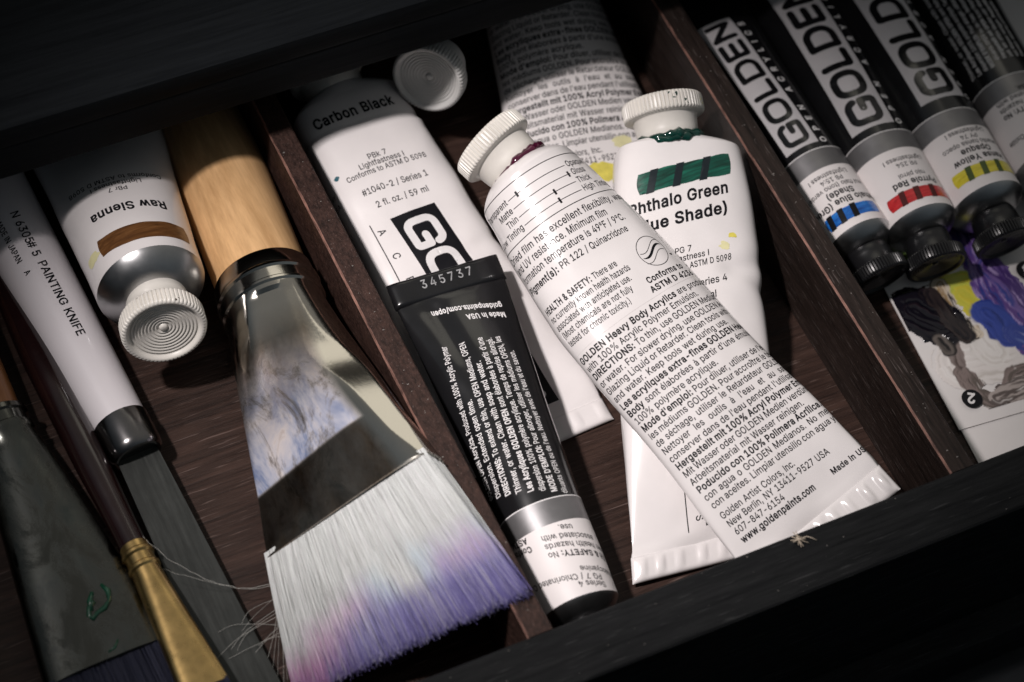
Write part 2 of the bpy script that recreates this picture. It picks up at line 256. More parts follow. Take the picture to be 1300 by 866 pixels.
V 480 204,0 16,509 84,509 192,206 199,187 207,164 215,137 225,106 236,71 248,31 235,31 247,71 257,107 267,138 276,165 283,187 290,206 395,509 463,509 278,0
W 686 155,0 16,509 82,509 163,196 167,179 172,162 175,145 179,128 183,111 187,94 190,76 194,58 197,40 189,40 193,58 196,76 200,94 203,111 207,128 211,145 215,162 220,179 224,196 306,509 380,509 462,196 466,179 470,162 474,145 478,128 482,111 486,94 490,76 494,58 497,40 488,40 492,58 495,76 499,94 503,111 506,128 510,145 515,162 519,179 523,196 603,509 670,509 530,0 455,0 368,323 362,345 357,368 351,391 346,417 341,445 336,475 350,475 345,446 340,420 335,395 330,371 324,347 318,323 230,0
X 474 18,0 217,284 217,236 29,509 104,509 178,400 188,386 196,373 204,361 211,350 217,340 223,329 230,318 236,305 243,292 232,292 239,305 246,317 252,329 258,339 265,350 272,361 280,373 288,386 298,400 374,509 446,509 259,239 259,287 456,0 382,0 292,129 283,142 275,154 268,165 262,175 256,185 250,195 244,206 237,218 230,231 244,231 238,219 231,207 225,196 219,186 213,176 206,166 199,155 191,143 182,129 91,0
Y 472 203,0 203,208 16,509 91,509 192,344 203,327 213,309 222,292 231,274 240,254 250,230 224,230 233,254 242,275 251,293 260,310 270,327 280,344 381,509 455,509 268,208 268,0
Z 438 42,0 42,46 273,385 284,400 295,415 306,431 318,446 329,461 341,476 348,454 327,453 306,453 285,452 265,452 244,452 223,452 40,452 40,509 397,509 397,462 169,129 157,113 146,97 134,81 122,65 110,49 97,33 90,54 111,55 131,56 152,57 173,57 193,57 214,57 399,57 399,0
a 389 160,-9 137,-7 115,-3 94,5 76,15 60,29 48,45 38,63 32,84 30,108 32,128 36,146 43,161 53,174 64,184 78,193 92,200 108,206 125,211 143,214 161,217 178,220 200,223 218,225 234,227 247,229 257,231 265,235 271,240 274,246 276,255 276,257 275,272 272,285 267,297 260,307 251,315 240,322 227,327 212,330 196,331 178,330 163,327 149,322 137,316 127,309 118,301 110,292 104,283 100,274 41,291 51,313 64,331 79,346 95,358 114,368 133,375 153,380 173,383 194,384 208,384 223,382 239,379 255,375 271,369 286,360 300,350 312,336 322,320 330,301 335,278 337,251 337,0 277,0 277,52 272,52 267,43 260,34 252,25 242,16 229,8 215,1 199,-4 181,-7;170,45 192,47 211,51 228,59 242,68 254,80 263,93 270,108 274,122 276,138 276,190 272,187 267,184 259,182 251,180 241,178 231,176 221,174 210,173 200,171 191,170 182,169 175,168 161,166 147,163 134,159 122,153 112,147 103,139 97,130 93,118 92,105 93,93 96,82 102,72 109,64 119,57 130,52 142,48 156,46
b 424 229,-8 208,-7 189,-3 172,4 159,12 147,21 138,31 130,41 123,50 118,59 112,59 112,0 53,0 53,509 114,509 114,319 118,319 123,327 130,336 137,346 147,355 158,364 171,373 188,379 207,383 229,384 259,382 287,374 313,361 335,342 354,320 370,293 381,261 388,227 390,189 388,151 381,116 370,84 355,57 336,34 313,16 288,3 260,-6;220,47 242,49 262,55 279,66 294,80 306,97 316,117 323,139 327,163 328,189 327,215 323,239 316,261 307,281 295,298 280,311 262,322 243,328 220,330 198,328 178,322 161,312 147,299 134,282 125,263 118,241 114,216 113,189 114,162 118,138 125,115 135,95 147,78 162,65 179,55 198,49
c 396 207,-8 174,-5 144,3 117,16 93,35 72,58 56,85 44,116 37,150 34,187 37,225 44,260 56,291 72,318 93,341 117,360 144,374 174,382 207,384 226,384 243,381 260,377 276,371 291,364 305,356 318,346 330,335 340,322 349,308 356,293 362,277 303,262 300,272 295,281 290,289 284,297 278,304 270,311 261,316 252,321 242,325 231,328 220,329 207,330 184,328 163,321 145,310 130,296 118,278 108,258 102,236 98,212 96,187 98,163 102,139 108,117 118,97 130,80 145,66 163,55 184,49 207,46 220,47 232,49 243,52 253,55 262,60 271,66 279,73 285,80 292,89 297,98 301,107 304,117 363,102 357,86 350,70 341,56 331,43 319,32 306,21 292,12 277,5 261,-1 244,-5 226,-7
d 424 195,-8 165,-6 137,3 111,16 89,34 70,57 55,84 43,116 36,151 34,189 36,227 43,261 55,293 70,320 89,342 112,361 137,374 165,382 196,384 218,383 237,379 253,373 267,364 278,355 287,346 295,336 301,327 306,319 311,319 311,509 372,509 372,0 313,0 313,59 307,59 301,50 295,41 287,31 277,21 266,12 252,4 236,-3 217,-7;205,47 226,49 246,55 263,65 278,78 290,95 299,115 306,138 310,162 312,189 310,216 306,241 300,263 290,282 278,299 263,312 246,322 227,328 205,330 182,328 162,322 145,311 130,298 118,281 108,261 102,239 98,215 96,189 98,163 102,139 109,117 118,97 130,80 145,66 162,55 182,49
e 404 212,-8 177,-5 145,3 117,16 92,35 72,58 56,85 44,116 37,150 34,187 36,224 44,258 55,290 71,317 91,340 115,359 142,373 172,382 205,384 226,383 246,380 266,374 285,366 303,355 319,341 334,324 347,305 357,282 365,256 370,227 371,194 371,169 75,169 75,221 338,221 310,202 308,226 304,248 298,269 288,286 277,301 263,314 246,323 227,328 205,330 183,328 164,323 146,313 131,301 119,286 109,270 102,251 97,231 96,211 96,178 98,151 102,127 110,106 121,88 135,73 151,61 169,53 190,48 212,46 227,47 241,49 254,53 265,58 276,65 285,73 294,82 300,93 306,105 365,91 358,72 348,55 335,39 320,26 302,14 283,4 261,-3 237,-7
f 254 228,379 228,327 6,327 6,379;81,0 81,432 82,452 87,470 96,486 107,499 120,510 135,519 152,525 169,529 187,530 201,530 212,529 222,527 231,525 238,523 243,521 227,468 224,470 220,471 215,472 209,473 202,474 195,474 178,472 164,468 154,460 147,449 143,435 142,419 142,0
g 425 207,-151 180,-149 156,-146 134,-140 114,-132 97,-122 82,-110 70,-97 59,-84 51,-69 101,-41 107,-49 114,-57 122,-66 131,-74 142,-82 154,-88 169,-93 187,-96 207,-97 236,-95 261,-87 282,-75 298,-58 308,-34 311,-6 311,68 306,68 301,60 294,51 287,41 277,32 266,23 252,16 236,10 217,6 195,5 165,7 138,14 113,27 90,43 71,65 55,90 43,120 36,154 34,191 36,229 43,263 55,293 71,320 90,342 112,361 138,374 166,382 196,384 218,383 237,379 253,373 267,365 279,356 288,346 296,336 302,327 308,319 313,319 313,379 372,379 372,-9 370,-40 363,-67 350,-90 334,-109 314,-124 291,-136 265,-144 237,-149;205,59 227,61 246,66 264,75 278,87 290,103 300,121 307,142 311,166 312,193 311,219 307,242 300,264 291,283 279,299 264,312 247,322 227,328 205,330 182,328 163,322 145,312 130,298 118,282 109,262 102,241 98,218 96,193 98,167 102,144 109,123 118,104 131,88 145,76 163,66 183,61
h 410 114,227 114,0 53,0 53,509 114,509 114,287 102,287 116,319 132,344 152,362 175,374 200,382 227,384 252,383 275,377 295,369 313,356 328,340 341,321 350,298 355,271 357,240 357,0 296,0 296,235 293,263 286,286 273,304 256,318 235,326 210,329 192,328 176,324 161,317 147,308 136,297 126,283 119,266 115,248
i 167 53,0 53,379 114,379 114,0;84,443 73,444 63,448 54,455 47,463 43,472 41,483 43,494 47,504 54,512 63,518 73,522 84,524 95,522 105,518 114,512 121,504 125,494 126,483 125,472 121,463 114,455 105,448 95,444
j 167 53,379 114,379 114,-30 112,-52 108,-72 102,-90 92,-106 80,-119 65,-129 47,-137 27,-141 4,-143 -10,-143 -10,-87 2,-87 18,-85 31,-80 40,-72 47,-61 51,-46 53,-29;83,443 72,444 62,448 53,455 47,463 42,472 41,483 42,494 47,504 53,512 62,518 72,522 83,524 95,522 105,518 114,512 120,504 125,494 126,483 125,472 120,463 114,455 105,448 95,444
k 381 110,137 110,212 121,212 284,379 360,379 184,199 177,199;53,0 53,509 114,509 114,0;294,0 148,186 191,229 372,0
l 167 114,509 114,0 53,0 53,509
m 610 53,0 53,379 112,379 112,295 108,295 114,314 122,331 132,346 144,358 158,368 172,376 187,382 203,385 219,386 245,383 268,375 287,361 303,342 314,320 321,295 312,295 318,312 326,329 337,343 350,356 364,366 381,375 398,381 417,385 437,386 458,385 478,380 497,372 514,361 529,346 541,328 550,307 555,283 557,255 557,0 496,0 496,254 493,279 485,298 473,313 456,323 438,329 419,330 402,329 387,326 374,320 363,312 353,302 345,290 340,277 336,263 335,247 335,0 274,0 274,260 272,280 265,297 253,311 238,322 220,328 199,330 185,329 171,326 158,320 145,312 135,302 126,289 119,274 115,257 114,238 114,0
n 410 114,227 114,0 53,0 53,379 112,379 112,287 102,287 116,319 132,344 152,362 175,374 200,382 227,384 252,383 275,377 295,369 313,356 328,340 341,321 350,298 355,271 357,240 357,0 296,0 296,235 293,263 286,286 273,304 256,318 235,326 210,329 192,328 176,324 161,317 147,308 136,297 126,283 119,266 115,248
o 415 207,-8 174,-5 144,3 117,16 93,35 72,58 56,85 44,116 37,150 34,187 37,225 44,260 56,291 72,318 93,341 117,360 144,374 174,382 207,384 241,382 271,374 299,360 323,341 343,318 359,291 371,260 379,225 381,187 379,150 371,116 359,85 343,58 323,35 299,16 271,3 241,-5;207,46 231,49 252,55 270,66 285,80 298,97 307,117 314,139 318,163 319,187 318,212 314,236 307,258 298,278 285,296 270,310 252,321 231,328 207,330 184,328 163,321 145,310 130,296 118,278 108,258 102,236 98,212 96,187 98,163 102,139 108,117 118,97 130,80 145,66 163,55 184,49
p 424 53,-143 53,379 112,379 112,319 118,319 123,327 130,336 137,346 147,355 158,364 171,373 188,379 207,383 229,384 259,382 287,374 313,361 335,342 354,320 370,293 381,261 388,227 390,189 388,151 381,116 370,84 355,57 336,34 313,16 288,3 260,-6 229,-8 208,-7 189,-3 173,4 159,12 147,21 138,31 130,41 124,50 118,59 114,59 114,-143;220,47 242,49 262,55 279,66 294,80 306,97 316,117 323,139 327,163 328,189 327,215 323,239 316,261 307,281 295,298 280,311 262,322 243,328 220,330 198,328 178,322 161,312 147,299 134,282 125,263 118,241 114,216 113,189 114,162 118,138 125,115 135,95 147,78 162,65 179,55 198,49
q 424 372,-143 311,-143 311,59 306,59 301,50 295,41 287,31 277,21 266,12 252,4 236,-3 217,-7 195,-8 165,-6 137,3 111,16 89,34 70,57 55,84 43,116 36,151 34,189 36,227 43,261 55,293 70,320 89,342 112,361 137,374 165,382 196,384 218,383 237,379 253,373 267,364 278,355 287,346 295,336 301,327 307,319 313,319 313,379 372,379;205,47 226,49 246,55 263,65 278,78 290,95 299,115 306,138 310,162 312,189 310,216 306,241 300,263 290,282 278,299 263,312 246,322 227,328 205,330 182,328 162,322 145,311 130,298 118,281 108,261 102,239 98,215 96,189 98,163 102,139 109,117 118,97 130,80 145,66 162,55 182,49
r 259 53,0 53,379 112,379 112,321 115,321 124,339 137,354 152,367 171,377 191,383 213,385 218,385 223,385 229,384 235,384 240,384 243,384 243,322 241,323 236,324 230,324 223,325 215,326 207,326 190,324 174,321 159,315 146,306 135,296 126,284 119,269 115,254 114,237 114,0
s 365 182,-8 157,-7 133,-3 112,3 93,12 76,24 62,38 50,54 41,73 36,94 94,107 101,87 111,72 124,60 141,52 160,47 181,45 206,47 227,53 244,62 258,74 265,88 268,103 266,115 262,126 254,136 243,144 229,150 212,155 149,170 118,180 92,192 72,208 58,227 50,249 47,274 49,295 55,314 65,332 79,347 95,360 115,370 137,378 161,383 187,384 212,383 234,379 254,372 271,363 286,352 299,339 309,324 318,308 324,290 268,277 262,291 254,304 243,316 228,325 210,331 187,333 166,331 147,326 131,317 119,305 111,292 109,277 110,264 115,253 124,243 136,235 152,229 172,223 229,209 261,200 287,187 306,171 320,153 328,131 331,107 329,85 323,65 312,47 298,31 281,18 260,6 236,-2 210,-7
t 227 204,379 204,327 6,327 6,379;65,471 126,471 126,98 127,83 130,70 136,61 144,55 156,51 170,50 175,50 180,50 185,51 191,52 197,53 202,54 213,2 207,0 200,-2 192,-3 184,-3 176,-4 168,-4 138,-1 113,7 92,21 77,41 68,64 65,93
u 410 182,-5 158,-3 135,2 115,11 97,23 82,39 69,59 60,82 54,109 53,139 53,379 114,379 114,144 116,117 124,94 137,75 154,61 175,53 200,50 218,51 234,55 249,62 263,71 274,83 283,97 290,113 295,132 296,153 296,379 357,379 357,0 298,0 298,92 307,92 294,60 277,35 257,17 234,5 209,-3
v 389 163,0 17,379 84,379 165,155 173,132 180,110 187,87 193,64 199,42 206,21 184,21 191,42 197,64 203,87 209,110 216,132 224,155 305,379 371,379 226,0
w 567 138,0 23,379 87,379 133,214 140,190 147,164 154,137 161,107 168,75 175,41 165,41 172,74 179,105 186,135 192,163 199,189 206,214 252,379 316,379 362,214 368,189 375,163 382,136 388,106 395,75 402,41 391,41 399,75 406,106 413,135 420,163 427,189 434,214 480,379 545,379 429,0 368,0 319,172 314,189 309,207 305,225 300,243 295,262 291,280 286,299 281,318 277,338 291,338 286,319 281,299 277,280 272,262 267,243 263,225 258,207 253,189 248,172 199,0
x 379 21,0 171,218 171,171 29,379 100,379 147,306 159,287 170,270 179,253 188,237 198,221 207,206 175,206 185,221 194,237 202,253 211,270 222,287 233,306 282,379 352,379 209,169 209,214 358,0 287,0 231,85 219,103 209,120 200,136 191,152 182,167 173,182 205,182 195,167 187,152 178,136 170,120 160,103 148,85 91,0
y 389 47,-139 61,-86 71,-87 83,-89 94,-90 104,-89 113,-86 122,-81 130,-74 138,-64 145,-51 151,-36 163,-1 17,379 84,379 165,155 173,132 180,109 187,87 193,64 199,42 206,21 184,21 190,42 196,64 202,87 209,110 216,132 224,155 305,379 371,379 204,-58 196,-77 187,-93 177,-107 165,-119 153,-128 139,-136 125,-141 109,-144 91,-145 82,-145 73,-144 65,-143 57,-142 52,-140
z 380 42,0 42,46 254,320 254,323 48,323 48,379 333,379 333,331 126,60 126,56 339,56 339,0
® 463 231,118 205,120 179,125 154,134 131,145 110,160 91,177 74,196 60,217 48,240 40,264 35,290 33,317 35,344 40,369 48,394 60,417 74,438 91,457 110,474 131,488 154,500 179,509 205,514 231,516 258,514 284,509 309,500 332,488 353,474 372,457 389,438 403,417 415,394 423,369 428,344 430,317 428,290 423,264 415,240 403,217 389,196 372,177 353,160 332,145 309,134 284,125 258,120;231,166 258,169 284,175 307,187 328,202 347,220 362,241 373,265 380,290 382,317 380,344 373,369 362,393 347,414 328,432 307,447 284,458 258,465 231,467 205,465 180,458 156,447 135,432 116,414 101,393 90,369 83,344 81,317 83,290 90,265 101,241 116,220 135,202 156,187 180,175 205,169;273,226 228,312 273,312 319,226;161,226 161,409 253,409 261,408 270,406 279,402 288,397 295,391 302,383 307,374 310,363 311,350 310,338 307,326 302,316 295,307 287,300 278,295 268,291 259,288 250,287 185,287 185,319 239,319 245,319 251,322 257,327 262,333 266,341 267,350 266,360 262,367 257,372 251,375 245,377 239,378 203,378 203,226
° 316 158,283 138,285 119,290 101,298 84,310 70,324 59,340 50,358 45,377 43,397 45,418 50,437 59,455 70,472 84,486 101,497 119,506 138,511 158,513 179,511 198,506 216,497 232,486 246,472 257,455 266,437 271,418 273,397 271,377 266,358 257,340 246,324 232,310 216,298 198,290 179,285;158,334 170,335 180,338 190,343 199,349 207,357 213,366 218,376 221,386 222,397 221,409 218,420 213,430 207,439 199,446 190,453 180,458 170,461 158,462 147,461 136,458 126,453 117,446 109,439 103,430 98,420 96,409 95,397 96,386 98,376 103,366 109,357 117,349 126,343 136,338 147,335
à 389 160,-9 137,-7 115,-3 94,5 76,15 60,29 48,45 38,63 32,84 30,108 32,128 36,146 43,161 53,174 64,184 78,193 92,200 108,206 125,211 143,214 161,217 178,220 200,223 218,225 234,227 247,229 257,231 265,235 271,240 274,246 276,255 276,257 275,272 272,285 267,297 260,307 251,315 240,322 227,327 212,330 196,331 178,330 163,327 149,322 137,316 127,309 118,301 110,292 104,283 100,274 41,291 51,313 64,331 79,346 95,358 114,368 133,375 153,380 173,383 194,384 208,384 223,382 239,379 255,375 271,369 286,360 300,350 312,336 322,320 330,301 335,278 337,251 337,0 277,0 277,52 272,52 267,43 260,34 252,25 242,16 229,8 215,1 199,-4 181,-7;170,45 192,47 211,51 228,59 242,68 254,80 263,93 270,108 274,122 276,138 276,190 272,187 267,184 259,182 251,180 241,178 231,176 221,174 210,173 200,171 191,170 182,169 175,168 161,166 147,163 134,159 122,153 112,147 103,139 97,130 93,118 92,105 93,93 96,82 102,72 109,64 119,57 130,52 142,48 156,46;165,429 99,529 168,529 215,429
è 404 212,-8 177,-5 145,3 117,16 92,35 72,58 56,85 44,116 37,150 34,187 36,224 44,258 55,290 71,317 91,340 115,359 142,373 172,382 205,384 226,383 246,380 266,374 285,366 303,355 319,341 334,324 347,305 357,282 365,256 370,227 371,194 371,169 75,169 75,221 338,221 310,202 308,226 304,248 298,269 288,286 277,301 263,314 246,323 227,328 205,330 183,328 164,323 146,313 131,301 119,286 109,270 102,251 97,231 96,211 96,178 98,151 102,127 110,106 121,88 135,73 151,61 169,53 190,48 212,46 227,47 241,49 254,53 265,58 276,65 285,73 294,82 300,93 306,105 365,91 358,72 348,55 335,39 320,26 302,14 283,4 261,-3 237,-7;180,429 114,529 182,529 230,429
é 404 212,-8 177,-5 145,3 117,16 92,35 72,58 56,85 44,116 37,150 34,187 36,224 44,258 55,290 71,317 91,340 115,359 142,373 172,382 205,384 226,383 246,380 266,374 285,366 303,355 319,341 334,324 347,305 357,282 365,256 370,227 371,194 371,169 75,169 75,221 338,221 310,202 308,226 304,248 298,269 288,286 277,301 263,314 246,323 227,328 205,330 183,328 164,323 146,313 131,301 119,286 109,270 102,251 97,231 96,211 96,178 98,151 102,127 110,106 121,88 135,73 151,61 169,53 190,48 212,46 227,47 241,49 254,53 265,58 276,65 285,73 294,82 300,93 306,105 365,91 358,72 348,55 335,39 320,26 302,14 283,4 261,-3 237,-7;177,429 225,529 293,529 227,429
í 167 53,0 53,379 114,379 114,0;57,429 104,529 173,529 107,429
î 167 53,0 53,379 114,379 114,0;34,435 -26,435 -26,438 54,529 112,529 193,438 193,435 132,435 83,495
ñ 410 114,227 114,0 53,0 53,379 112,379 112,287 102,287 116,319 132,344 152,362 175,374 200,382 227,384 252,383 275,377 295,369 313,356 328,340 341,321 350,298 355,271 357,240 357,0 296,0 296,235 293,263 286,286 273,304 256,318 235,326 210,329 192,328 176,324 161,317 147,308 136,297 126,283 119,266 115,248;250,446 241,447 233,448 225,450 217,453 209,457 202,460 195,464 188,467 182,470 176,473 171,474 167,475 161,474 157,471 153,466 151,460 149,454 149,448 106,448 108,467 113,484 120,498 131,509 144,516 161,518 169,518 178,516 185,514 193,511 200,508 207,504 213,500 219,497 226,494 231,491 237,490 243,490 248,490 253,492 256,496 259,501 261,508 262,517 304,517 302,497 297,480 289,466 278,455 265,448
ó 415 207,-8 174,-5 144,3 117,16 93,35 72,58 56,85 44,116 37,150 34,187 37,225 44,260 56,291 72,318 93,341 117,360 144,374 174,382 207,384 241,382 271,374 299,360 323,341 343,318 359,291 371,260 379,225 381,187 379,150 371,116 359,85 343,58 323,35 299,16 271,3 241,-5;207,46 231,49 252,55 270,66 285,80 298,97 307,117 314,139 318,163 319,187 318,212 314,236 307,258 298,278 285,296 270,310 252,321 231,328 207,330 184,328 163,321 145,310 130,296 118,278 108,258 102,236 98,212 96,187 98,163 102,139 108,117 118,97 130,80 145,66 163,55 184,49;181,429 228,529 297,529 231,429
ö 415 207,-8 174,-5 144,3 117,16 93,35 72,58 56,85 44,116 37,150 34,187 37,225 44,260 56,291 72,318 93,341 117,360 144,374 174,382 207,384 241,382 271,374 299,360 323,341 343,318 359,291 371,260 379,225 381,187 379,150 371,116 359,85 343,58 323,35 299,16 271,3 241,-5;207,46 231,49 252,55 270,66 285,80 298,97 307,117 314,139 318,163 319,187 318,212 314,236 307,258 298,278 285,296 270,310 252,321 231,328 207,330 184,328 163,321 145,310 130,296 118,278 108,258 102,236 98,212 96,187 98,163 102,139 108,117 118,97 130,80 145,66 163,55 184,49;279,443 269,444 259,448 251,455 244,463 240,472 239,483 240,494 244,503 251,512 259,518 269,522 279,523 290,522 299,518 308,512 314,503 318,494 320,483 318,472 314,463 308,455 299,448 290,444;136,443 125,444 115,448 107,455 100,463 96,472 95,483 96,494 100,503 107,512 115,518 125,522 136,523 146,522 156,518 164,512 171,503 175,494 176,483 175,472 171,463 164,455 156,448 146,444
ü 410 182,-5 158,-3 135,2 115,11 97,23 82,39 69,59 60,82 54,109 53,139 53,379 114,379 114,144 116,117 124,94 137,75 154,61 175,53 200,50 218,51 234,55 249,62 263,71 274,83 283,97 290,113 295,132 296,153 296,379 357,379 357,0 298,0 298,92 307,92 294,60 277,35 257,17 234,5 209,-3;277,443 266,444 257,448 248,455 242,463 238,472 236,483 238,494 242,503 248,512 257,518 266,522 277,523 287,522 297,518 305,512 312,503 316,494 317,483 316,472 312,463 305,455 297,448 287,444;133,443 123,444 113,448 104,455 98,463 94,472 93,483 94,494 98,503 104,512 113,518 123,522 133,523 144,522 153,518 162,512 168,503 172,494 173,483 172,472 168,463 162,455 153,448 144,444
™ 424 289,326 209,509 242,509 298,375 354,509 387,509 307,326;202,326 202,509 235,509 235,326;361,326 361,509 394,509 394,326;82,326 82,492 115,492 115,326;27,480 27,509 170,509 170,480
'''
# ------------------------------------------------------------------ lettering
GL = {}
for line in GLYPHS.strip('\n').split('\n'):
    ch, rest = line[0], line[2:]
    adv, _, body = rest.partition(' ')
    GL[ch] = (int(adv) / 509.0, [[tuple(int(q) / 509.0 for q in p.split(',')) for p in lp.split()] for lp in body.split(';')])
GL[' '] = (.46, [])

def fatten(lp, d):
    n = len(lp); out = []
    for i in range(n):
        p0, p1, p2 = lp[i - 1], lp[i], lp[(i + 1) % n]
        a = (p1[0] - p0[0], p1[1] - p0[1]); b = (p2[0] - p1[0], p2[1] - p1[1])
        la = math.hypot(*a) or 1; lb = math.hypot(*b) or 1
        na = (-a[1] / la, a[0] / la); nb = (-b[1] / lb, b[0] / lb)   # outlines run clockwise: left is outward
        m = (na[0] + nb[0], na[1] + nb[1]); k = m[0] * na[0] + m[1] * na[1]
        s = d / max(k, .45); out.append((p1[0] + m[0] * s, p1[1] + m[1] * s))
    return out

def winding(x, y, loops):
    w = 0
    for lp in loops:
        x0, y0 = lp[-1]
        for x1, y1 in lp:
            if (y0 <= y) != (y1 <= y):
                t = (y - y0) / (y1 - y0)
                if x0 + t * (x1 - x0) > x: w += 1 if y1 > y0 else -1
            x0, y0 = x1, y1
    return w

def fill(loops, grain=0):
    """triangles of the union of closed outlines; grain adds inner points so that big shapes can bend"""
    V = []; E = []
    for lp in loops:
        if grain:
            q = []
            for i, p in enumerate(lp):
                o = lp[(i + 1) % len(lp)]; k = max(1, int(math.hypot(o[0] - p[0], o[1] - p[1]) / grain))
                q += [(p[0] + (o[0] - p[0]) * j / k, p[1] + (o[1] - p[1]) * j / k) for j in range(k)]
            lp = q
        b = len(V); V += lp; E += [(b + i, b + (i + 1) % len(lp)) for i in range(len(lp))]
    if grain:
        xs = [p[0] for p in V]; ys = [p[1] for p in V]; y = min(ys); r = 0
        while y < max(ys):
            x = min(xs) + (grain / 2 if r % 2 else 0)
            while x < max(xs):
                if winding(x, y, loops): V.append((x + random.uniform(-.05, .05) * grain, y + random.uniform(-.05, .05) * grain))
                x += grain
            y += grain; r += 1
    v, e, f, *_ = delaunay_2d_cdt([Vector(p) for p in V], E, [], 0, 1e-6)
    T = []
    for t in f:
        cx = sum(v[i].x for i in t) / 3; cy = sum(v[i].y for i in t) / 3
        if winding(cx, cy, loops) != 0: T.append(tuple(t))
    return np.array([(p.x, p.y) for p in v]), T

_cache = {}
def glyph(ch, bold):
    key = (ch, bold)
    if key not in _cache:
        adv, loops = GL[ch]
        if not loops: _cache[key] = (adv, np.zeros((0, 2)), [])
        else:
            lp = [fatten(l, .055) for l in loops] if bold else [fatten(l, .022) for l in loops]
            v, t = fill(lp); _cache[key] = (adv + (.07 if bold else .02), v, t)
    return _cache[key]

def setline(s, size, cond=.88, track=0.0, width=None, fit=None, spread=None):
    """one line of lettering, cap height = size; '*' toggles bold. Returns verts (x right, y up), tris, total width"""
    V = []; T = []; n = 0; x = 0; bold = False; parts = []
    for ch in s:
        if ch == '*': bold = not bold; continue
        if ch not in GL: ch = '.'
        adv, v, t = glyph(ch, bold); parts.append((x, v, t, ch)); x += adv * cond + track
    if spread is not None:
        k = (spread / size - x) / max(1, len(parts) - 1); parts = [(a + k * i, v, t, c) for i, (a, v, t, c) in enumerate(parts)]; x = spread / size
    if fit is not None:
        k = fit / size / x; parts = [(a * k, np.stack([v[:, 0] * k, v[:, 1]], 1) if len(v) else v, t, c) for a, v, t, c in parts]; x *= k
    extra = 0
    if width is not None:
        sp = s.count(' '); extra = (width / size - x) / max(sp, 1)
        if extra < -.12: extra = -.12
    sh = 0
    for px, v, t, ch in parts:
        if len(v):
            q = v.copy(); q[:, 0] = (q[:, 0] * cond + px + sh) * size; q[:, 1] *= size
            V.append(q); T += [tuple(i + n for i in tri) for tri in t]; n += len(q)
        if ch == ' ': sh += extra
    return (np.concatenate(V) if V else np.zeros((0, 2))), T, (x + sh) * size

def stroke(pts, w, closed=False, k=10):
    """outline polygons of a thick line with round joins and ends (union them with fill)"""
    out = []; n = len(pts)
    for i in range(n if closed else n - 1):
        (x0, y0), (x1, y1) = pts[i], pts[(i + 1) % n]; L = math.hypot(x1 - x0, y1 - y0)
        if L < 1e-9: continue
        a, b = -(y1 - y0) / L * w / 2, (x1 - x0) / L * w / 2
        out.append([(x0 + a, y0 + b), (x1 + a, y1 + b), (x1 - a, y1 - b), (x0 - a, y0 - b)])
    for x, y in pts:
        out.append([(x + w / 2 * math.cos(-2 * math.pi * j / k), y + w / 2 * math.sin(-2 * math.pi * j / k)) for j in range(k)])
    return out

def arc(cx, cy, r, a0, a1, n=6):
    return [(cx + r * math.cos(R(a0 + (a1 - a0) * i / n)), cy + r * math.sin(R(a0 + (a1 - a0) * i / n))) for i in range(n + 1)]

def logo(hh, length, w=.22):
    """the rounded block capitals on the maker's band: letter height hh, whole word length; returns verts, tris"""
    adv = [1.0, 1.08, .80, 1.0, .86, .62]; sx = (length - w * hh) / (sum(adv) * 1.0); sy = hh * (1 - w); wd = w * hh
    def A(cx, cy, rx, a0, a1, n=6):                              # a corner in letter space (0..1), round in real space
        return [(cx + rx * sy / sx * math.cos(R(a0 + (a1 - a0) * i / n)), cy + rx * math.sin(R(a0 + (a1 - a0) * i / n))) for i in range(n + 1)]
    r = .27; k = sy / sx; L6 = []
    G = [(.72, .76)] + A(.72 - r * k, 1 - r, r, 15, 90) + A(r * k, 1 - r, r, 90, 180) + A(r * k, r, r, 180, 270) + A(.72 - .08 * k, .08, .08, 270, 360, 3) + [(.72, .46), (.44, .46)]
    O = [(.38 + .38 * math.copysign(abs(math.cos(a)) ** .7, math.cos(a)), .5 + .5 * math.copysign(abs(math.sin(a)) ** .7, math.sin(a))) for a in [2 * math.pi * i / 40 for i in range(40)]]
    L = [(0, 1)] + A(.06 * k, .06, .06, 180, 270, 3) + [(.52, 0)]
    D = [(0, 0), (0, 1)] + A(.70 - .42 * k, .58, .42, 90, 0) + A(.70 - .42 * k, .42, .42, 0, -90)
    E = [(.56, 1)] + A(.06 * k, .94, .06, 90, 180, 3) + A(.06 * k, .06, .06, 180, 270, 3) + [(.56, 0)]
    E2 = [(0, .5), (.52, .5)]; N = [(0, 0), (0, 1), (.62, 0), (.62, 1)]
    x = 0; loops = []
    for pl, closed, ad in (([G], False, adv[0]), ([O], True, adv[1]), ([L], False, adv[2]), ([D], True, adv[3]), ([E, E2], False, adv[4]), ([N], False, adv[5])):
        for q in pl: loops += stroke([((p[0] + x) * sx + wd / 2, p[1] * sy + wd / 2) for p in q], wd, closed)
        x += ad
    v, t = fill(loops, grain=hh * .13)
    return v, t

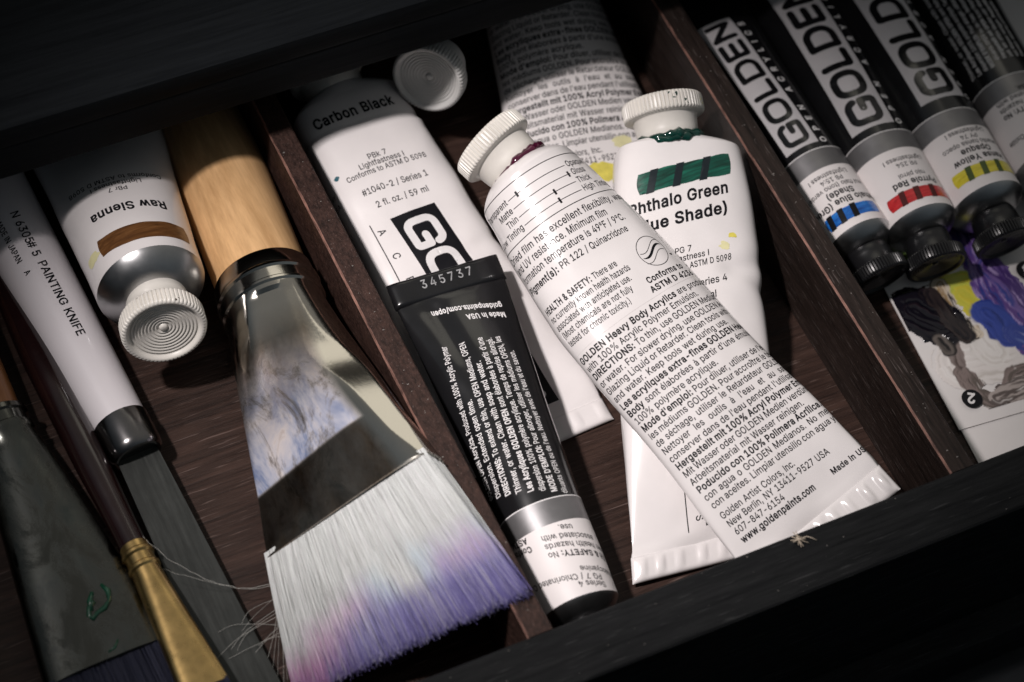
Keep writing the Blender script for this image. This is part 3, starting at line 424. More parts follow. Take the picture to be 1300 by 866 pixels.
# ------------------------------------------------------------------ paint tubes
class Tube:
    """skin of a collapsible tube from its round shoulder S to its flat end C (world mm); half-width vector Hv at the flat end"""
    def __init__(s, S, C, Hv, knots, NV=90, NU=120, cuts=(), dent=.35, seed=0, exp=2.0, extra=None, up=(0, 0, 1), bow=0.0, shear=0.0):
        s.shear = shear
        s.S = np.asarray(S, float); s.C = np.asarray(C, float); s.L = np.linalg.norm(s.C - s.S); s.w = (s.C - s.S) / s.L
        s0, n0 = frame(s.w, up); h = np.asarray(Hv, float); h = h - s.w * h.dot(s.w); s1 = unit(h)
        s.s0, s.n0, s.s1 = s0, n0, s1
        vs = sorted(set([s.L * i / NV for i in range(NV + 1)] + list(cuts)))
        s.v = np.array(vs); s.NU = NU
        kt = [k[0] for k in knots]; G = []; s.per = []
        def ip(t, j):
            for q in range(len(knots) - 1):
                if t <= kt[q + 1]:
                    f = (t - kt[q]) / (kt[q + 1] - kt[q]); return knots[q][j] + (knots[q + 1][j] - knots[q][j]) * f
            return knots[-1][j]
        ph = np.linspace(-math.pi / 2, 1.5 * math.pi, 721)       # from the underside, over the left... see below
        for v in s.v:
            t = v / s.L
            lo, hi = max(0, t - .04), min(1, t + .04)
            a = (ip(lo, 1) + 2 * ip(t, 1) + ip(hi, 1)) / 4; b = (ip(lo, 2) + 2 * ip(t, 2) + ip(hi, 2)) / 4
            if v in (s.v[0], s.v[-1]): a, b = ip(t, 1), ip(t, 2)
            e = exp
            # start at the underside and turn so that u grows to the right (+side) over the top: angle runs 270 -> 180 -> 90 -> 0
            an = R(270) - np.linspace(0, 2 * math.pi, 721)
            x = a * np.sign(np.cos(an)) * np.abs(np.cos(an)) ** (2 / e); y = b * np.sign(np.sin(an)) * np.abs(np.sin(an)) ** (2 / e)
            d = np.concatenate([[0], np.cumsum(np.hypot(np.diff(x), np.diff(y)))])
            f = np.linspace(0, d[-1], NU + 1)[:-1]
            xx = np.interp(f, d, x); yy = np.interp(f, d, y); s.per.append(d[-1])
            side = unit(s0 * (1 - t) + s1 * t); nn = np.cross(s.w, side)
            c = s.S + s.w * v + side * bow * math.sin(math.pi * min(1, t * 1.25)) ** 2
            G.append(c + xx[:, None] * side + yy[:, None] * nn + (shear * float(sm(.55, 1, t)) * xx)[:, None] * s.w)
        s.G = np.array(G); s.per = np.array(s.per)
        s.normals()
        disp = np.zeros(s.G.shape[:2])
        for i, v in enumerate(s.v):
            t = v / s.L
            for j in range(NU):
                u = (j / NU - .5) * s.per[i]
                d = dent * sm(0, .12, t) * (1 - sm(.93, 1, t)) * (nz(u / 17, v / 24, seed) + .4 * nz(u / 7, v / 11, seed + 5))
                if extra: d += extra(u, v, t)
                disp[i, j] = d
        s.G += disp[:, :, None] * s.N
        s.normals()
    def normals(s):
        du = np.roll(s.G, -1, 1) - np.roll(s.G, 1, 1); dv = np.gradient(s.G, axis=0)
        n = np.cross(du, dv); l = np.linalg.norm(n, axis=2, keepdims=True); s.N = n / np.maximum(l, 1e-9)
        mid = s.G.shape[0] // 2; j = s.NU // 2
        if s.N[mid, j].dot(s.n0) < 0: s.N = -s.N
    def at(s, uv, lift=.0):
        uv = np.asarray(uv, float); v = np.clip(uv[:, 1], 0, s.L)
        ri = np.interp(v, s.v, np.arange(len(s.v))); i0 = np.clip(ri.astype(int), 0, len(s.v) - 2); fi = ri - i0
        per = s.per[i0] * (1 - fi) + s.per[i0 + 1] * fi
        cj = (uv[:, 0] / per + .5) * s.NU; j0 = np.floor(cj).astype(int); fj = (cj - j0)[:, None]; fi = fi[:, None]
        a = j0 % s.NU; b = (j0 + 1) % s.NU
        def bl(A): return (A[i0, a] * (1 - fj) + A[i0, b] * fj) * (1 - fi) + (A[i0 + 1, a] * (1 - fj) + A[i0 + 1, b] * fj) * fi
        n = bl(s.N); n /= np.linalg.norm(n, axis=1, keepdims=True)
        return bl(s.G) + n * lift
    def body(s, name, m, parent, bands=None):
        nr = len(s.v); F = grid_faces(nr, s.NU, True)
        fm = None
        if bands:
            fm = []
            for i in range(nr - 1):
                vm = (s.v[i] + s.v[i + 1]) / 2; k = 0
                for q, lim in enumerate(bands):
                    if vm > lim: k = q + 1
                fm += [k] * s.NU
        return mesh(name, s.G.reshape(-1, 3), F, m, parent, True, fmat=fm)
    def uvof(s, u, v):
        """label position under a spot of the photograph (used while laying out)"""
        d = s.G - CAMPOS; q = d @ RW; px = np.stack([650 + FPX * q[:, :, 0] / q[:, :, 2], 433 + FPX * q[:, :, 1] / q[:, :, 2]], 2)
        vis = np.einsum('ijk,ijk->ij', s.N, d) < 0
        e = np.hypot(px[:, :, 0] - u, px[:, :, 1] - v) + np.where(vis, 0, 1e5)
        i, j = np.unravel_index(e.argmin(), e.shape)
        return round((j / s.NU - .5) * s.per[i], 1), round(s.v[i], 1), round(e[i, j], 1)

class Print:
    """collects lettering and shapes in one ink, wrapped on a Tube"""
    def __init__(s, tube, rot=0, lift=.05, ku=0, kv=0): s.t = tube; s.V = []; s.F = []; s.n = 0; s.rot = rot; s.lift = lift; s.ku = ku; s.kv = kv
    def put(s, xy, tris, u0, v0, rot=None):
        if not len(xy): return
        a = R(s.rot if rot is None else rot); c, si = math.cos(a), math.sin(a)
        X, Y = xy[:, 0], xy[:, 1]
        du = X * c - Y * si; dv = -(X * si + Y * c)
        uv = np.stack([u0 + du + s.ku * dv, v0 + dv + s.kv * du + s.kv * u0], 1)
        s.V.append(s.t.at(uv, s.lift)); s.F += [tuple(i + s.n for i in t) for t in tris]; s.n += len(xy)
    def text(s, st, u, v, size, align='l', cond=.88, track=0, width=None, rot=None, fit=None, spread=None):
        xy, t, w = setline(st, size, cond, track, width, fit, spread)
        if len(xy): xy = xy.copy(); xy[:, 0] -= {'l': 0, 'c': w / 2, 'r': w}[align]
        s.put(xy, t, u, v, rot)
    def shape(s, loops, u, v, grain=1.0, rot=None):
        xy, t = fill(loops, grain); s.put(xy, t, u, v, rot)
    def line(s, pts, wd, u, v, rot=None, closed=False):
        s.shape(stroke(pts, wd, closed, 6), u, v, 1.5, rot)
    def build(s, name, m, parent):
        if s.n: return mesh(name, np.concatenate(s.V), s.F, m, parent, True)

def rect(x0, y0, x1, y1): return [(x0, y0), (x0, y1), (x1, y1), (x1, y0)]

def tube_cap(parent, c, ax, m, k=1.0, face=True, name='cap', up=(0, 0, 1), dark=None):
    """collar, finely ribbed rim and dished end face with turned rings"""
    pr = [(7.0, -.6), (9.0, -.3), (9.3, 0), (9.7, 3), (10.1, 7.2), (10.6, 7.7), (12.2, 8.0), (12.75, 8.4), (12.85, 8.9), (12.85, 12.6), (12.7, 13.3), (12.2, 13.8), (11.5, 13.9), (10.9, 13.6), (10.6, 12.8), (10.3, 12.5)]
    r = 10.0; z = 12.4
    while r > 1.9:
        pr += [(r, z), (r - .25, z + .28), (r - .5, z + .28), (r - .75, z)]; r -= 1.05; z -= .13
    pr += [(1.4, z), (1.1, z + .7), (.5, z + .9), (.02, z + .9)]
    pr = [(a * k, b * k) for a, b in pr]
    return lathe(name, pr, c, ax, m, parent, ribs=(7, 11, 62, .5 * k), sharp=50, up=up)

def shoulder(parent, t, m, rn=7.5, ln=5.0, bulge=.6):
    """dome from the tube's first ring to the neck"""
    V = []; n = 12; ring = t.G[0]; c = t.S; NU = t.NU
    for i in range(n + 1):
        f = i / n
        for j in range(NU):
            p = ring[j] - c; q = unit(p - t.w * p.dot(t.w)) * rn
            k = f ** 1.25
            V.append(c + p * (1 - k) + q * k - t.w * ln * (math.sin(f * math.pi / 2) * bulge + f * (1 - bulge)))
    return mesh('shoulder', V, grid_faces(n + 1, NU, True, flip=True), m, parent, True)

def crimp(parent, t, hw, m, ln=8.0, th=1.2, n=8, amp=.55, lift=0.0, name='crimp', seed=1, bend=0.0):
    """flat folded end with pressed pleats"""
    NX, NY = 96, 14; V = []
    s1 = t.s1; nn = np.cross(t.w, s1); rnd = random.Random(seed); off = [rnd.uniform(-.18, .18) for _ in range(n + 2)]; am = [rnd.uniform(.6, 1.2) for _ in range(n + 2)]
    for side in (1, -1):
        for i in range(NY + 1):
            y = ln * i / NY
            for j in range(NX + 1):
                x = (j / NX * 2 - 1); q = (x + 1) / 2 * n; k = int(q); fr = abs(q - k - .5 + off[k]) * 2
                pl = amp * am[k] * max(0, 1 - (fr / .55) ** 2) * math.sin(math.pi * min(1, max(0, (i / NY - .12) / .76))) ** .6
                edge = th * (1 - (abs(x)) ** 14) ** .5 if abs(x) < 1 else .12
                ends = (1 - abs(2 * i / NY - 1) ** 10) ** .5
                h = side * edge * max(.3, ends) + pl + lift * i / NY + bend * (x * x) * y / ln + .25 * nz(x * 3, seed)
                V.append(t.C + s1 * x * hw + t.w * (y - .8 + t.shear * x * hw) + nn * h)
    nr = NY + 1; nc = NX + 1
    F = grid_faces(nr, nc) + grid_faces(nr, nc, base=nr * nc, flip=True)
    B = nr * nc
    for j in range(NX):
        F.append((j, B + j, B + j + 1, j + 1)); F.append((NY * nc + j, NY * nc + j + 1, B + NY * nc + j + 1, B + NY * nc + j))
    for i in range(NY):
        F.append((i * nc, (i + 1) * nc, B + (i + 1) * nc, B + i * nc)); F.append((i * nc + NX, B + i * nc + NX, B + (i + 1) * nc + NX, (i + 1) * nc + NX))
    return mesh(name, V, F, m, parent, True, sharp=60)
# ------------------------------------------------------------------ materials
M = dict(
    paint=plain('white_tube_enamel', (.76, .725, .72), .22, vary=.035, scale=60, coat=.35, bump=.00006),
    capw=plain('white_plastic', (.70, .67, .62), .36, vary=.10, scale=55),
    capg=plain('grey_plastic', (.56, .555, .54), .42, vary=.06, scale=90),
    black=plain('black_tube_enamel', (.008, .008, .009), .2, vary=.2, scale=60, coat=.3, bump=.00008),
    capb=plain('black_plastic', (.007, .007, .008), .3, vary=.2, scale=90),
    silver=plain('tin', (.24, .235, .24), .42, metal=.75, vary=.1, scale=120),
    label=plain('white_label_print', (.76, .715, .71), .5, vary=.03, scale=60),
    tin=plain('bare_tube_metal', (.40, .40, .405), .3, metal=1, vary=.1, scale=120),
    ink=plain('black_ink', (.006, .006, .008), .42, vary=.1, spec=.2),
    inkw=plain('white_ink', (.70, .68, .68), .4, vary=.05),
    emboss=plain('emboss_glint', (.45, .45, .46), .35, metal=.6, vary=.5, scale=900),  # raised digits: their silvery reflection is put into the colour
    chrome=plain('chrome_ferrule', (.62, .60, .57), .12, metal=1, vary=.08, scale=50),
    brass=plain('brass_ferrule', (.62, .42, .17), .28, metal=1, vary=.22, scale=160),
    steel=plain('dull_blade_steel', (.045, .047, .045), .5, metal=.55, vary=.12, scale=40),
    collar=plain('dark_chrome', (.22, .21, .21), .2, metal=1, vary=.1, scale=80),
    knifew=plain('white_handle_lacquer', (.72, .68, .70), .3, vary=.03, scale=30, coat=.2),
    maroon=plain('maroon_lacquer', (.012, .004, .0042), .22, vary=.25, scale=80, coat=.5),
    card=plain('card_stock', (.66, .63, .62), .45, vary=.03, scale=60),
    sienna=None,
)
M['floor'] = wood('floor_wood', (.010, .0052, .0042), (.060, .033, .025), (14, 260, 60), .42, .0004, fibre=.32)
M['divider'] = wood('divider_wood', (.008, .0040, .0032), (.060, .031, .024), (460, 230, 300), .5, .0003, fibre=.25)
M['divider2'] = wood('divider_wood_long_grain', (.006, .004, .0035), (.036, .024, .020), (420, 26, 420), .45, .0003, fibre=.35)
M['rail'] = wood('black_stained_wood', (.0070, .0076, .0084), (.019, .0196, .0204), (16, 260, 260), .5, .0005, fibre=.16, spec=.06)
M['cabinet'] = wood('cabinet_wood', (.0050, .0060, .0072), (.0112, .0128, .0146), (12, 230, 230), .6, .0003, spec=.03)
M['table'] = wood('table_wood', (.008, .0095, .0115), (.017, .0195, .022), (14, 120, 120), .6, .0002)
def brushed(name, c, rough, metal):
    k = Nodes(name); v = k.coord((700, 22, 700)); f = k.noise(v, 1, 6, .7); g = k.noise(k.coord(), 45, 5, .65)
    k.l(k.mix(k.ramp(g, [(.35, (0,) * 3), (.7, (.8,) * 3)]), tuple(x * .6 for x in c), k.ramp(f, [(.3, tuple(x * .7 for x in c)), (.7, tuple(x * 1.35 for x in c))])), k.b.inputs['Base Color'])
    r = k.n('ShaderNodeMapRange'); r.inputs[3].default_value = rough * .6; r.inputs[4].default_value = rough * 1.4; k.l(f, r.inputs[0]); k.l(r.outputs[0], k.b.inputs['Roughness'])
    k.set(Metallic=metal); k.bump(f, .3, .00008); return k.m
M['steel'] = brushed('dull_blade_steel', (.050, .053, .050), .42, .6)
M['beech'] = wood('beech_handle', (.55, .315, .14), (.74, .47, .24), (95, 9, 95), .42, .00006)

FL = 6.0                                                        # compartment floor level, mm

# ------------------------------------------------------------------ setting: table, drawer, cabinet
tb = box('tabletop', (-900, -700, -75), (900, 600, -50), M['table'], None, 0)
tb['kind'] = 'structure'
dr = thing('drawer', 'dark stained wooden drawer split into compartments, holding the paint tubes and brushes', 'drawer', (0, 0, -50))
box('bottom_panel', (-215, -121, FL - 8), (255, 214, FL), M['floor'], dr, 0)
M['worn_highlight'] = wood('worn_edge_highlight', (.010, .005, .004), (.36, .19, .15), (500, 75, 500), .45, .0003)  # lamp-side edge only: wear plus the bright edge highlight put into the colour
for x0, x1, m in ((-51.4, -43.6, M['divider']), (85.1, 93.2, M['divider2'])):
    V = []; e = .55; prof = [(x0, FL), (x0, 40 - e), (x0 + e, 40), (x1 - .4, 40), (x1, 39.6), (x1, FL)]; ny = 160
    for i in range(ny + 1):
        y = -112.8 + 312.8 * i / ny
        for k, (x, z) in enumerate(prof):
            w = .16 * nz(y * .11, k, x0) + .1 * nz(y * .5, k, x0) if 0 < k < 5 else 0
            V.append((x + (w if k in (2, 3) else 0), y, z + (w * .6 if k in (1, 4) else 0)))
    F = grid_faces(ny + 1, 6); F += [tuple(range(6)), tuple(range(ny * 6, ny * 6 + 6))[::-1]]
    mesh('divider', V, F, [m, M['worn_highlight']], dr, False, fmat=[1 if k == 1 else 0 for i in range(ny) for k in range(5)] + [0, 0])
box('front_rail', (-222, -131, -28), (262, -112.8, 40.6), M['rail'], dr, 1.6, 3)
box('side_panel', (-222, -112.7, -20), (-214, 214, 40), M['rail'], dr, .8)
box('side_panel', (254, -112.7, -20), (262, 214, 40), M['rail'], dr, .8)
box('back_panel', (-213.9, 200.1, FL), (253.9, 208, 40), M['rail'], dr, .8)
box('base_moulding', (-226, -140, -50), (266, -112.8, -28.2), M['rail'], dr, 2.5, 3)
cb = thing('cabinet', 'dark wooden cabinet front overhanging the back of the open drawer', 'cabinet', (20, 150, -50))
box('front_board', (-420, 74.4, 60), (460, 92, 75), M['cabinet'], cb, 1.2)
box('top_board', (-420, 73.4, 75.2), (460, 330, 84), M['cabinet'], cb, 1.5)
box('side_board', (-420, 92.2, -50), (-402, 330, 75), M['cabinet'], cb, .5)
box('side_board', (442, 92.2, -50), (460, 330, 75), M['cabinet'], cb, .5)
box('back_board', (-401.8, 318, -50), (441.8, 330, 75), M['cabinet'], cb, .5)

# ------------------------------------------------------------------ large white tubes
TUBES = {}
def look(c, d):
    """unit direction at cosine c to the line of sight, leaning that way in the picture"""
    return unit(c * -unit(RW[:, 2]) + (1 - c * c) ** .5 * (RW @ unit(np.array([d[0], d[1], 0.]))))

def white_tube(key, label, S, C, L, Rr, knots, capdir=None, cap_mat='capw', sh='paint', crimp_n=8, hw=None, Hpx=None, seed=1, extra=None, dent=.35, cap=True, nk=(9.0, 5.0), pleat=.55, clen=8.0, exp=2.0, bend=0, cuts=(), bow=0, caplift=0, capside=0, shear=0):
    base = (float(S[0] + C[0]) / 2, float(S[1] + C[1]) / 2, FL)
    th = thing('paint_tube', label, 'paint tube', base, 'large white paint tubes')
    Hv = np.asarray(Hpx, float)
    t = Tube(S, C, Hv, knots, seed=seed, extra=extra, dent=dent, exp=exp, cuts=cuts, bow=bow, shear=shear)
    TUBES[key] = t; t.th = th
    t.body('body', M['paint'], th)
    shoulder(th, t, M[sh], nk[0], nk[1])
    crimp(th, t, knots[-1][1], M['paint'], n=crimp_n, seed=seed, amp=pleat, ln=clen, bend=bend)
    if cap:
        ax = unit(capdir) if capdir is not None else -t.w
        t.capc = t.S - t.w * (nk[1] - .3) + t.n0 * caplift + t.s0 * capside; t.capax = ax
        tube_cap(th, t.capc, ax, M[cap_mat])
    return t

def facets(L, amp=1.1, k=1.0):
    """the long triangular flats that run down to the folded end"""
    def f(u, v, t):
        s = sm(.55, .95, t) * (1 - sm(.97, 1, t))
        return amp * s * math.cos(u * .21 * k + .6) - amp * .5 * s * math.exp(-((u - 6) / 5) ** 2)
    return f

def creased(f, lines, side=-99):
    """adds soft creases across the tube: (v at the middle, slope, width, depth), only where u is beyond side"""
    def g(u, v, t): return f(u, v, t) + sum(d * math.exp(-((v - v0 - k * u) / w) ** 2) * float(sm(side - 6, side + 4, u)) for v0, k, w, d in lines)
    return g
# back tube with the small print, half hidden behind the others
t = white_tube('far', 'white tube covered in small print, farthest back, behind the two white capped tubes',
    P(664, -62, 19), P(768, 262, 8), 0, 16, [(0, 17, 16), (.3, 20.5, 12.5), (.65, 24.2, 8.5), (1, 26.5, .8)], Hpx=P(830, 240, 8) - P(720, 285, 8), seed=3)
# carbon black
t = white_tube('carbon', 'white tube lying along the left divider, partly under the lone black tube',
    P(438, 137, 20), P(670, 548, 7.5), 0, 16, [(0, 18.2, 9.8), (.04, 19.0, 10.4), (.12, 19.3, 11), (.5, 21.5, 10), (.8, 24.5, 5), (1, 26.3, .8)], Hpx=(1, .04, 0), seed=8, exp=3.0, dent=.75, extra=creased(facets(131, .7, .9), [(12.5, .10, 1.3, -.45), (14.6, .12, 1.1, .35), (70, -.25, 2.5, -.5)]))
# phthalo green
t = white_tube('phthalo', 'white tube with a green swatch striped in black and green paint at its cap',
    P(859, 196, 38), P(899, 688, FL + 3), 0, 16, [(0, 19.4, 11.4), (.04, 20.6, 11.6), (.3, 23.2, 10.6), (.7, 23.8, 6.8), (1, 24, .8)], Hpx=P(975, 668, 9) - P(812, 735, 9), seed=12,
    exp=3.1, capdir=P(842, 130, 44) - P(852, 182, 39), nk=(9.0, 3.4), dent=.6, caplift=2.0, capside=-2.4, shear=-.24, extra=creased(facets(130, .8, .8), [(34, .55, 3.5, -.9), (47, -.35, 3, -.6), (110, .3, 2, -.6)], 9))
# main tube
t = white_tube('main', 'white tube with a plum ring under its cap, printed all over, lying over the others',
    P(669, 232, 50), P(1033, 661, 27), 0, 16.3, [(0, 16.4, 16.2), (.1, 19.4, 14.6), (.32, 23.2, 11.6), (.6, 23.4, 9.4), (.85, 24.6, 4.8), (1, 25.8, .8)], Hpx=P(1120, 583, 33) - P(947, 741, 19), seed=21, extra=facets(130, .55),
    capdir=P(632, 196, 52) - P(660, 222, 50.5), bend=1.0, clen=9.5, nk=(9.0, 5.0), dent=.7, bow=-1.6, pleat=1.0, crimp_n=9, caplift=1.2)
# raw sienna
t = white_tube('sienna', 'white tube with a brown swatch, bare metal shoulder and white cap towards the viewer',
    P(192, 364, FL + 27), P(64, 36, FL + 3), 0, 17, [(0, 16.6, 16.6), (.3, 19, 13), (1, 27, .8)], Hpx=(-1, 0, 0), seed=31, sh='tin', capdir=look(.68, (.36, .93)), nk=(9.2, 6.5))

# ------------------------------------------------------------------ small black tubes
def open_tube(key, label, S, C, Hv, Rr, knots, bands, capdir=None, seed=1, capk=.78, folded=False, extra=None, dent=.25, front=True):
    th = thing('paint_tube', label, 'paint tube', (float(S[0] + C[0]) / 2, float(S[1] + C[1]) / 2, FL), 'small black paint tubes')
    b1, b2 = bands
    t = Tube(S, C, Hv, knots, seed=seed, cuts=(b1, b2, b2 + .35), NV=80, dent=dent, extra=extra); TUBES[key] = t; t.th = th
    t.body('body', [M['label'], M['silver'], M['inkw'], M['black']], th, bands=(b1, b2, b2 + .35))
    shoulder(th, t, M['tin'] if front else M['black'], 6.2, 4.5)
    tube_cap(th, t.S - t.w * 4.2 * min(1, capk + .2), unit(capdir) if capdir is not None else -t.w, M['capb'], capk)
    if folded:
        crimp(th, t, knots[-1][1] + .4, M['black'], n=3, amp=.08, ln=9.0, th=1.9, seed=seed)
    else:
        crimp(th, t, knots[-1][1], M['black'], n=6, seed=seed)
    return t
RS = 12.2
S = P(736, 774, FL + 12); C = P(572, 372, 29)
open_tube('open_back', 'black tube with a folded numbered end, lying on a white tube beside the left divider', S, C, P(497, 394, 29) - P(648, 360, 30), RS,
    [(0, 11.9, 11.9), (.35, 13.0, 11), (.75, 15.7, 7.4), (1, 17.6, 1.4)], (23.5, 31), seed=41, folded=True, capk=.5,
    extra=lambda u, v, t: -1.1 * math.exp(-((u - 5 - 12 * (t - .75)) / 3.2) ** 2) * sm(.6, .85, t) * (1 - sm(.95, 1, t)))
CZ = FL + 1.2                                                   # top of the paint chart the tubes rest on
kn = [(0, RS, RS), (.45, RS + .6, RS - .7), (.75, 14.2, 9), (.9, 16.6, 5), (1, 18.3, .8)]
def along(p, q, z0, z1, L):
    a = P(*p, z0); b = P(*q, z1); return a + (b - a) / np.linalg.norm(b - a) * L
for key, label, s, q, R1, cd in (
    ('blue', 'black tube with a blue swatch striped in black, against the right divider', (1090, 308), (957, 108), 11.6, (1114, 350)),
    ('red', 'black tube with a red swatch striped in black, between the blue and the yellow one', (1168, 290), (1040, 60), 12.5, (1186, 334)),
    ('yellow', 'black tube with a yellow swatch striped in green, right of the red one', (1252, 262), (1110, 22), 12.8, (1274, 306)),
    ('print', 'black tube with white small print, right of the yellow one, cut by the picture edge', (1332, 214), (1204, -6), 12.8, (1356, 262))):
    S = P(*s, CZ + R1); C = along(s, q, CZ + R1, CZ + R1 - 2, 118)
    k = [(a, b * R1 / RS, c * R1 / RS) for a, b, c in kn]
    open_tube(key, label, S, C, (-1, 0, 0), R1, k, (24, 31.5), capdir=P(*cd, CZ + R1 - 2) - S, seed=len(key) * 7 + 3)
    TUBES[key].Hv = None
# ------------------------------------------------------------------ brushes and knife
def loft(name, secs, m, parent, seg=72, sharp=35, fmat=None, caps=True, rough=None):
    """secs: (centre, side, normal, half width, half thickness, squareness); uv = (around, along)"""
    V = []; UV = []; d = 0
    for i, (c, s, n, a, b, e) in enumerate(secs):
        if i: d += np.linalg.norm(np.asarray(c) - np.asarray(secs[i - 1][0]))
        for j in range(seg):
            q = 2 * math.pi * j / seg; x = math.cos(q); y = math.sin(q)
            p = np.asarray(c, float) + s * a * math.copysign(abs(x) ** (2 / e), x) + n * b * math.copysign(abs(y) ** (2 / e), y)
            V.append(p); UV.append((j / seg, d / 100))
    F = grid_faces(len(secs), seg, True)
    if caps: F += [tuple(range(seg))[::-1], tuple(range((len(secs) - 1) * seg, len(secs) * seg))]
    return mesh(name, V, F, m, parent, True, sharp=sharp, fmat=fmat, uv=UV)

def stained_metal(name, base, film, rough=.14, tarnish_reflection=None, lo=.48, hi=.62, window=((.3, 0), (.5, 1), (.78, 1), (.8, .25)), side=(.08, .14, .34, .42), tint=None):
    """bare metal with a dried film of paint (uv: around, along); the film sits where it dried, inside a window of the length"""
    k = Nodes(name); tc = k.n('ShaderNodeTexCoord'); sp = k.n('ShaderNodeSeparateXYZ'); k.l(tc.outputs['UV'], sp.inputs[0])
    wv = k.ramp(sp.outputs[1], [(p, (q,) * 3) for p, q in window])
    wu = k.ramp(sp.outputs[0], [(side[0], (0,) * 3), (side[1], (1,) * 3), (side[2], (1,) * 3), (side[3], (0,) * 3)])
    o = k.coord((1, .5, 1))
    n1 = k.noise(o, 95, 8, .72, .6)
    msk = k.mix(1.0, k.mix(1.0, k.ramp(n1, [(lo, (0,) * 3), (hi, (1,) * 3)]), wv, 'MULTIPLY'), wu, 'MULTIPLY')
    fc = k.ramp(k.noise(o, 60, 5, .7, .5), film)
    if tarnish_reflection:                                                  # brown metal: tarnished facet, and a dark reflection painted into the end band's colour
        tw = k.mix(1.0, k.ramp(sp.outputs[1], [(p, (q,) * 3) for p, q in tarnish_reflection]), wu, 'MULTIPLY')
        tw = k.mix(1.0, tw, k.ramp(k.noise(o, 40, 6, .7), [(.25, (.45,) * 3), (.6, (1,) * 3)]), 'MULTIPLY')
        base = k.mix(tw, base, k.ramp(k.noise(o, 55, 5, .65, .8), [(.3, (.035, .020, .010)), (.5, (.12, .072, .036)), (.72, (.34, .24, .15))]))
    k.l(k.mix(msk, base, fc), k.b.inputs['Base Color'])
    inv = k.n('ShaderNodeMath', operation='SUBTRACT'); inv.inputs[0].default_value = 1; k.l(msk, inv.inputs[1]); k.l(inv.outputs[0], k.b.inputs['Metallic'])
    r = k.n('ShaderNodeMapRange'); r.inputs[3].default_value = rough; r.inputs[4].default_value = .55
    k.l(msk, r.inputs[0]); k.l(r.outputs[0], k.b.inputs['Roughness'])
    k.bump(n1, .25, .00025); return k.m

def bristle_mat(name, root, stops, rough=.45):
    """hair colour by place along the strand (uv y), streaky across (uv x): paint dried in the tips"""
    k = Nodes(name); tc = k.n('ShaderNodeTexCoord'); sp = k.n('ShaderNodeSeparateXYZ'); k.l(tc.outputs['UV'], sp.inputs[0])
    mp = k.n('ShaderNodeMapping'); mp.inputs['Scale'].default_value = (9, 1.2, 1); k.l(tc.outputs['UV'], mp.inputs[0])
    f0 = k.noise(mp.outputs[0], .55, 5, .65)
    ms_ = k.n('ShaderNodeMapping'); ms_.inputs['Scale'].default_value = (110, .5, 1); k.l(tc.outputs['UV'], ms_.inputs[0])
    fa = k.n('ShaderNodeMath', operation='MULTIPLY_ADD'); k.l(k.noise(ms_.outputs[0], 1, 3, .6), fa.inputs[0]); fa.inputs[1].default_value = .42; 
    fb = k.n('ShaderNodeMath', operation='SUBTRACT'); k.l(f0, fb.inputs[0]); fb.inputs[1].default_value = .21; k.l(fb.outputs[0], fa.inputs[2]); f = fa.outputs[0]
    sh = k.n('ShaderNodeMath', operation='MULTIPLY_ADD'); k.l(f, sh.inputs[0]); sh.inputs[1].default_value = .75; k.l(sp.outputs[1], sh.inputs[2])
    col = k.ramp(sh.outputs[0], stops)
    mp2 = k.n('ShaderNodeMapping'); mp2.inputs['Scale'].default_value = (4.2, .5, 1); mp2.inputs['Location'].default_value = (2, 1, 0); k.l(tc.outputs['UV'], mp2.inputs[0])
    g = k.noise(mp2.outputs[0], 1.3, 3, .5)
    return k, sp, sh, col, g

wb = thing('paintbrush', 'wide flat brush with a thick pale wood handle and white bristles tipped purple', 'paintbrush', (-78, -20, FL), None)
H0 = P(248, 95, 23); RG = P(334, 358, 23)
FA, FB = P(350, 720, 14), P(552, 577, 46); FE = (FA + FB) / 2
TA, TB = P(381, 885, 9), P(670, 752, 43); TE = (TA + TB) / 2
wax = unit(FE - RG); FLN = np.linalg.norm(FE - RG)
hs = unit((FB - FA) - wax * wax.dot(FB - FA)); s_h, n_h = frame(wax)
def sec(s, a, b, e, roll):
    sd = unit(s_h * (1 - roll) + hs * roll); return (RG + wax * s, sd, np.cross(wax, sd), a, b, e)
HL = 128
hand = [sec(-HL + 0, .5, .5, 2, 0), sec(-HL + 2, 5, 5, 2, 0), sec(-HL + 8, 9, 9, 2, 0)] + [sec(-HL + 12 + i * 7, 11 + 3.6 * sm(0, .7, i / 16), 11 + 3.6 * sm(0, .7, i / 16), 2, 0) for i in range(17)] + [sec(1, 14.5, 14.5, 2, 0)]
loft('handle', hand, M['beech'], wb, sharp=60)
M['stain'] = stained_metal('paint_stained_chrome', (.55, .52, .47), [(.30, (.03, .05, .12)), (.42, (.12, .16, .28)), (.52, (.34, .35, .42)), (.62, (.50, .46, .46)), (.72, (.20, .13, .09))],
                           lo=.33, hi=.50, window=((.30, 0), (.45, .4), (.60, .9), (FLN / 100 - .205, 1), (FLN / 100 - .195, .05)), side=(.17, .20, .44, .48), tarnish_reflection=((.20, 0), (.32, .9), (FLN / 100 - .2, .8), (FLN / 100 - .18, 1)))
Lc = FLN - 20
def ferrule_ring(t):
    """outer half width, half thickness, squareness, roll along the cone t = 0..1 (0 = below the rings, 1 = open end)"""
    return 15.8 + 13.6 * t ** 1.08, 15.6 - 8.6 * t, 2 + 2.6 * sm(.3, 1, t), .05 + .95 * sm(0, .7, t)
V = []; UV = []; SEG = 168; rows = []
for s, r in ((-.6, 14.6), (-.4, 15.2), (.2, 15.6), (5.2, 15.9), (5.8, 16.4), (6.6, 16.5), (7.2, 15.9), (10.6, 15.9), (11.2, 16.4), (12, 16.4), (12.6, 15.8), (14, 15.7)): rows.append((s, r, r, 2, 0, 99))
N_ = 44
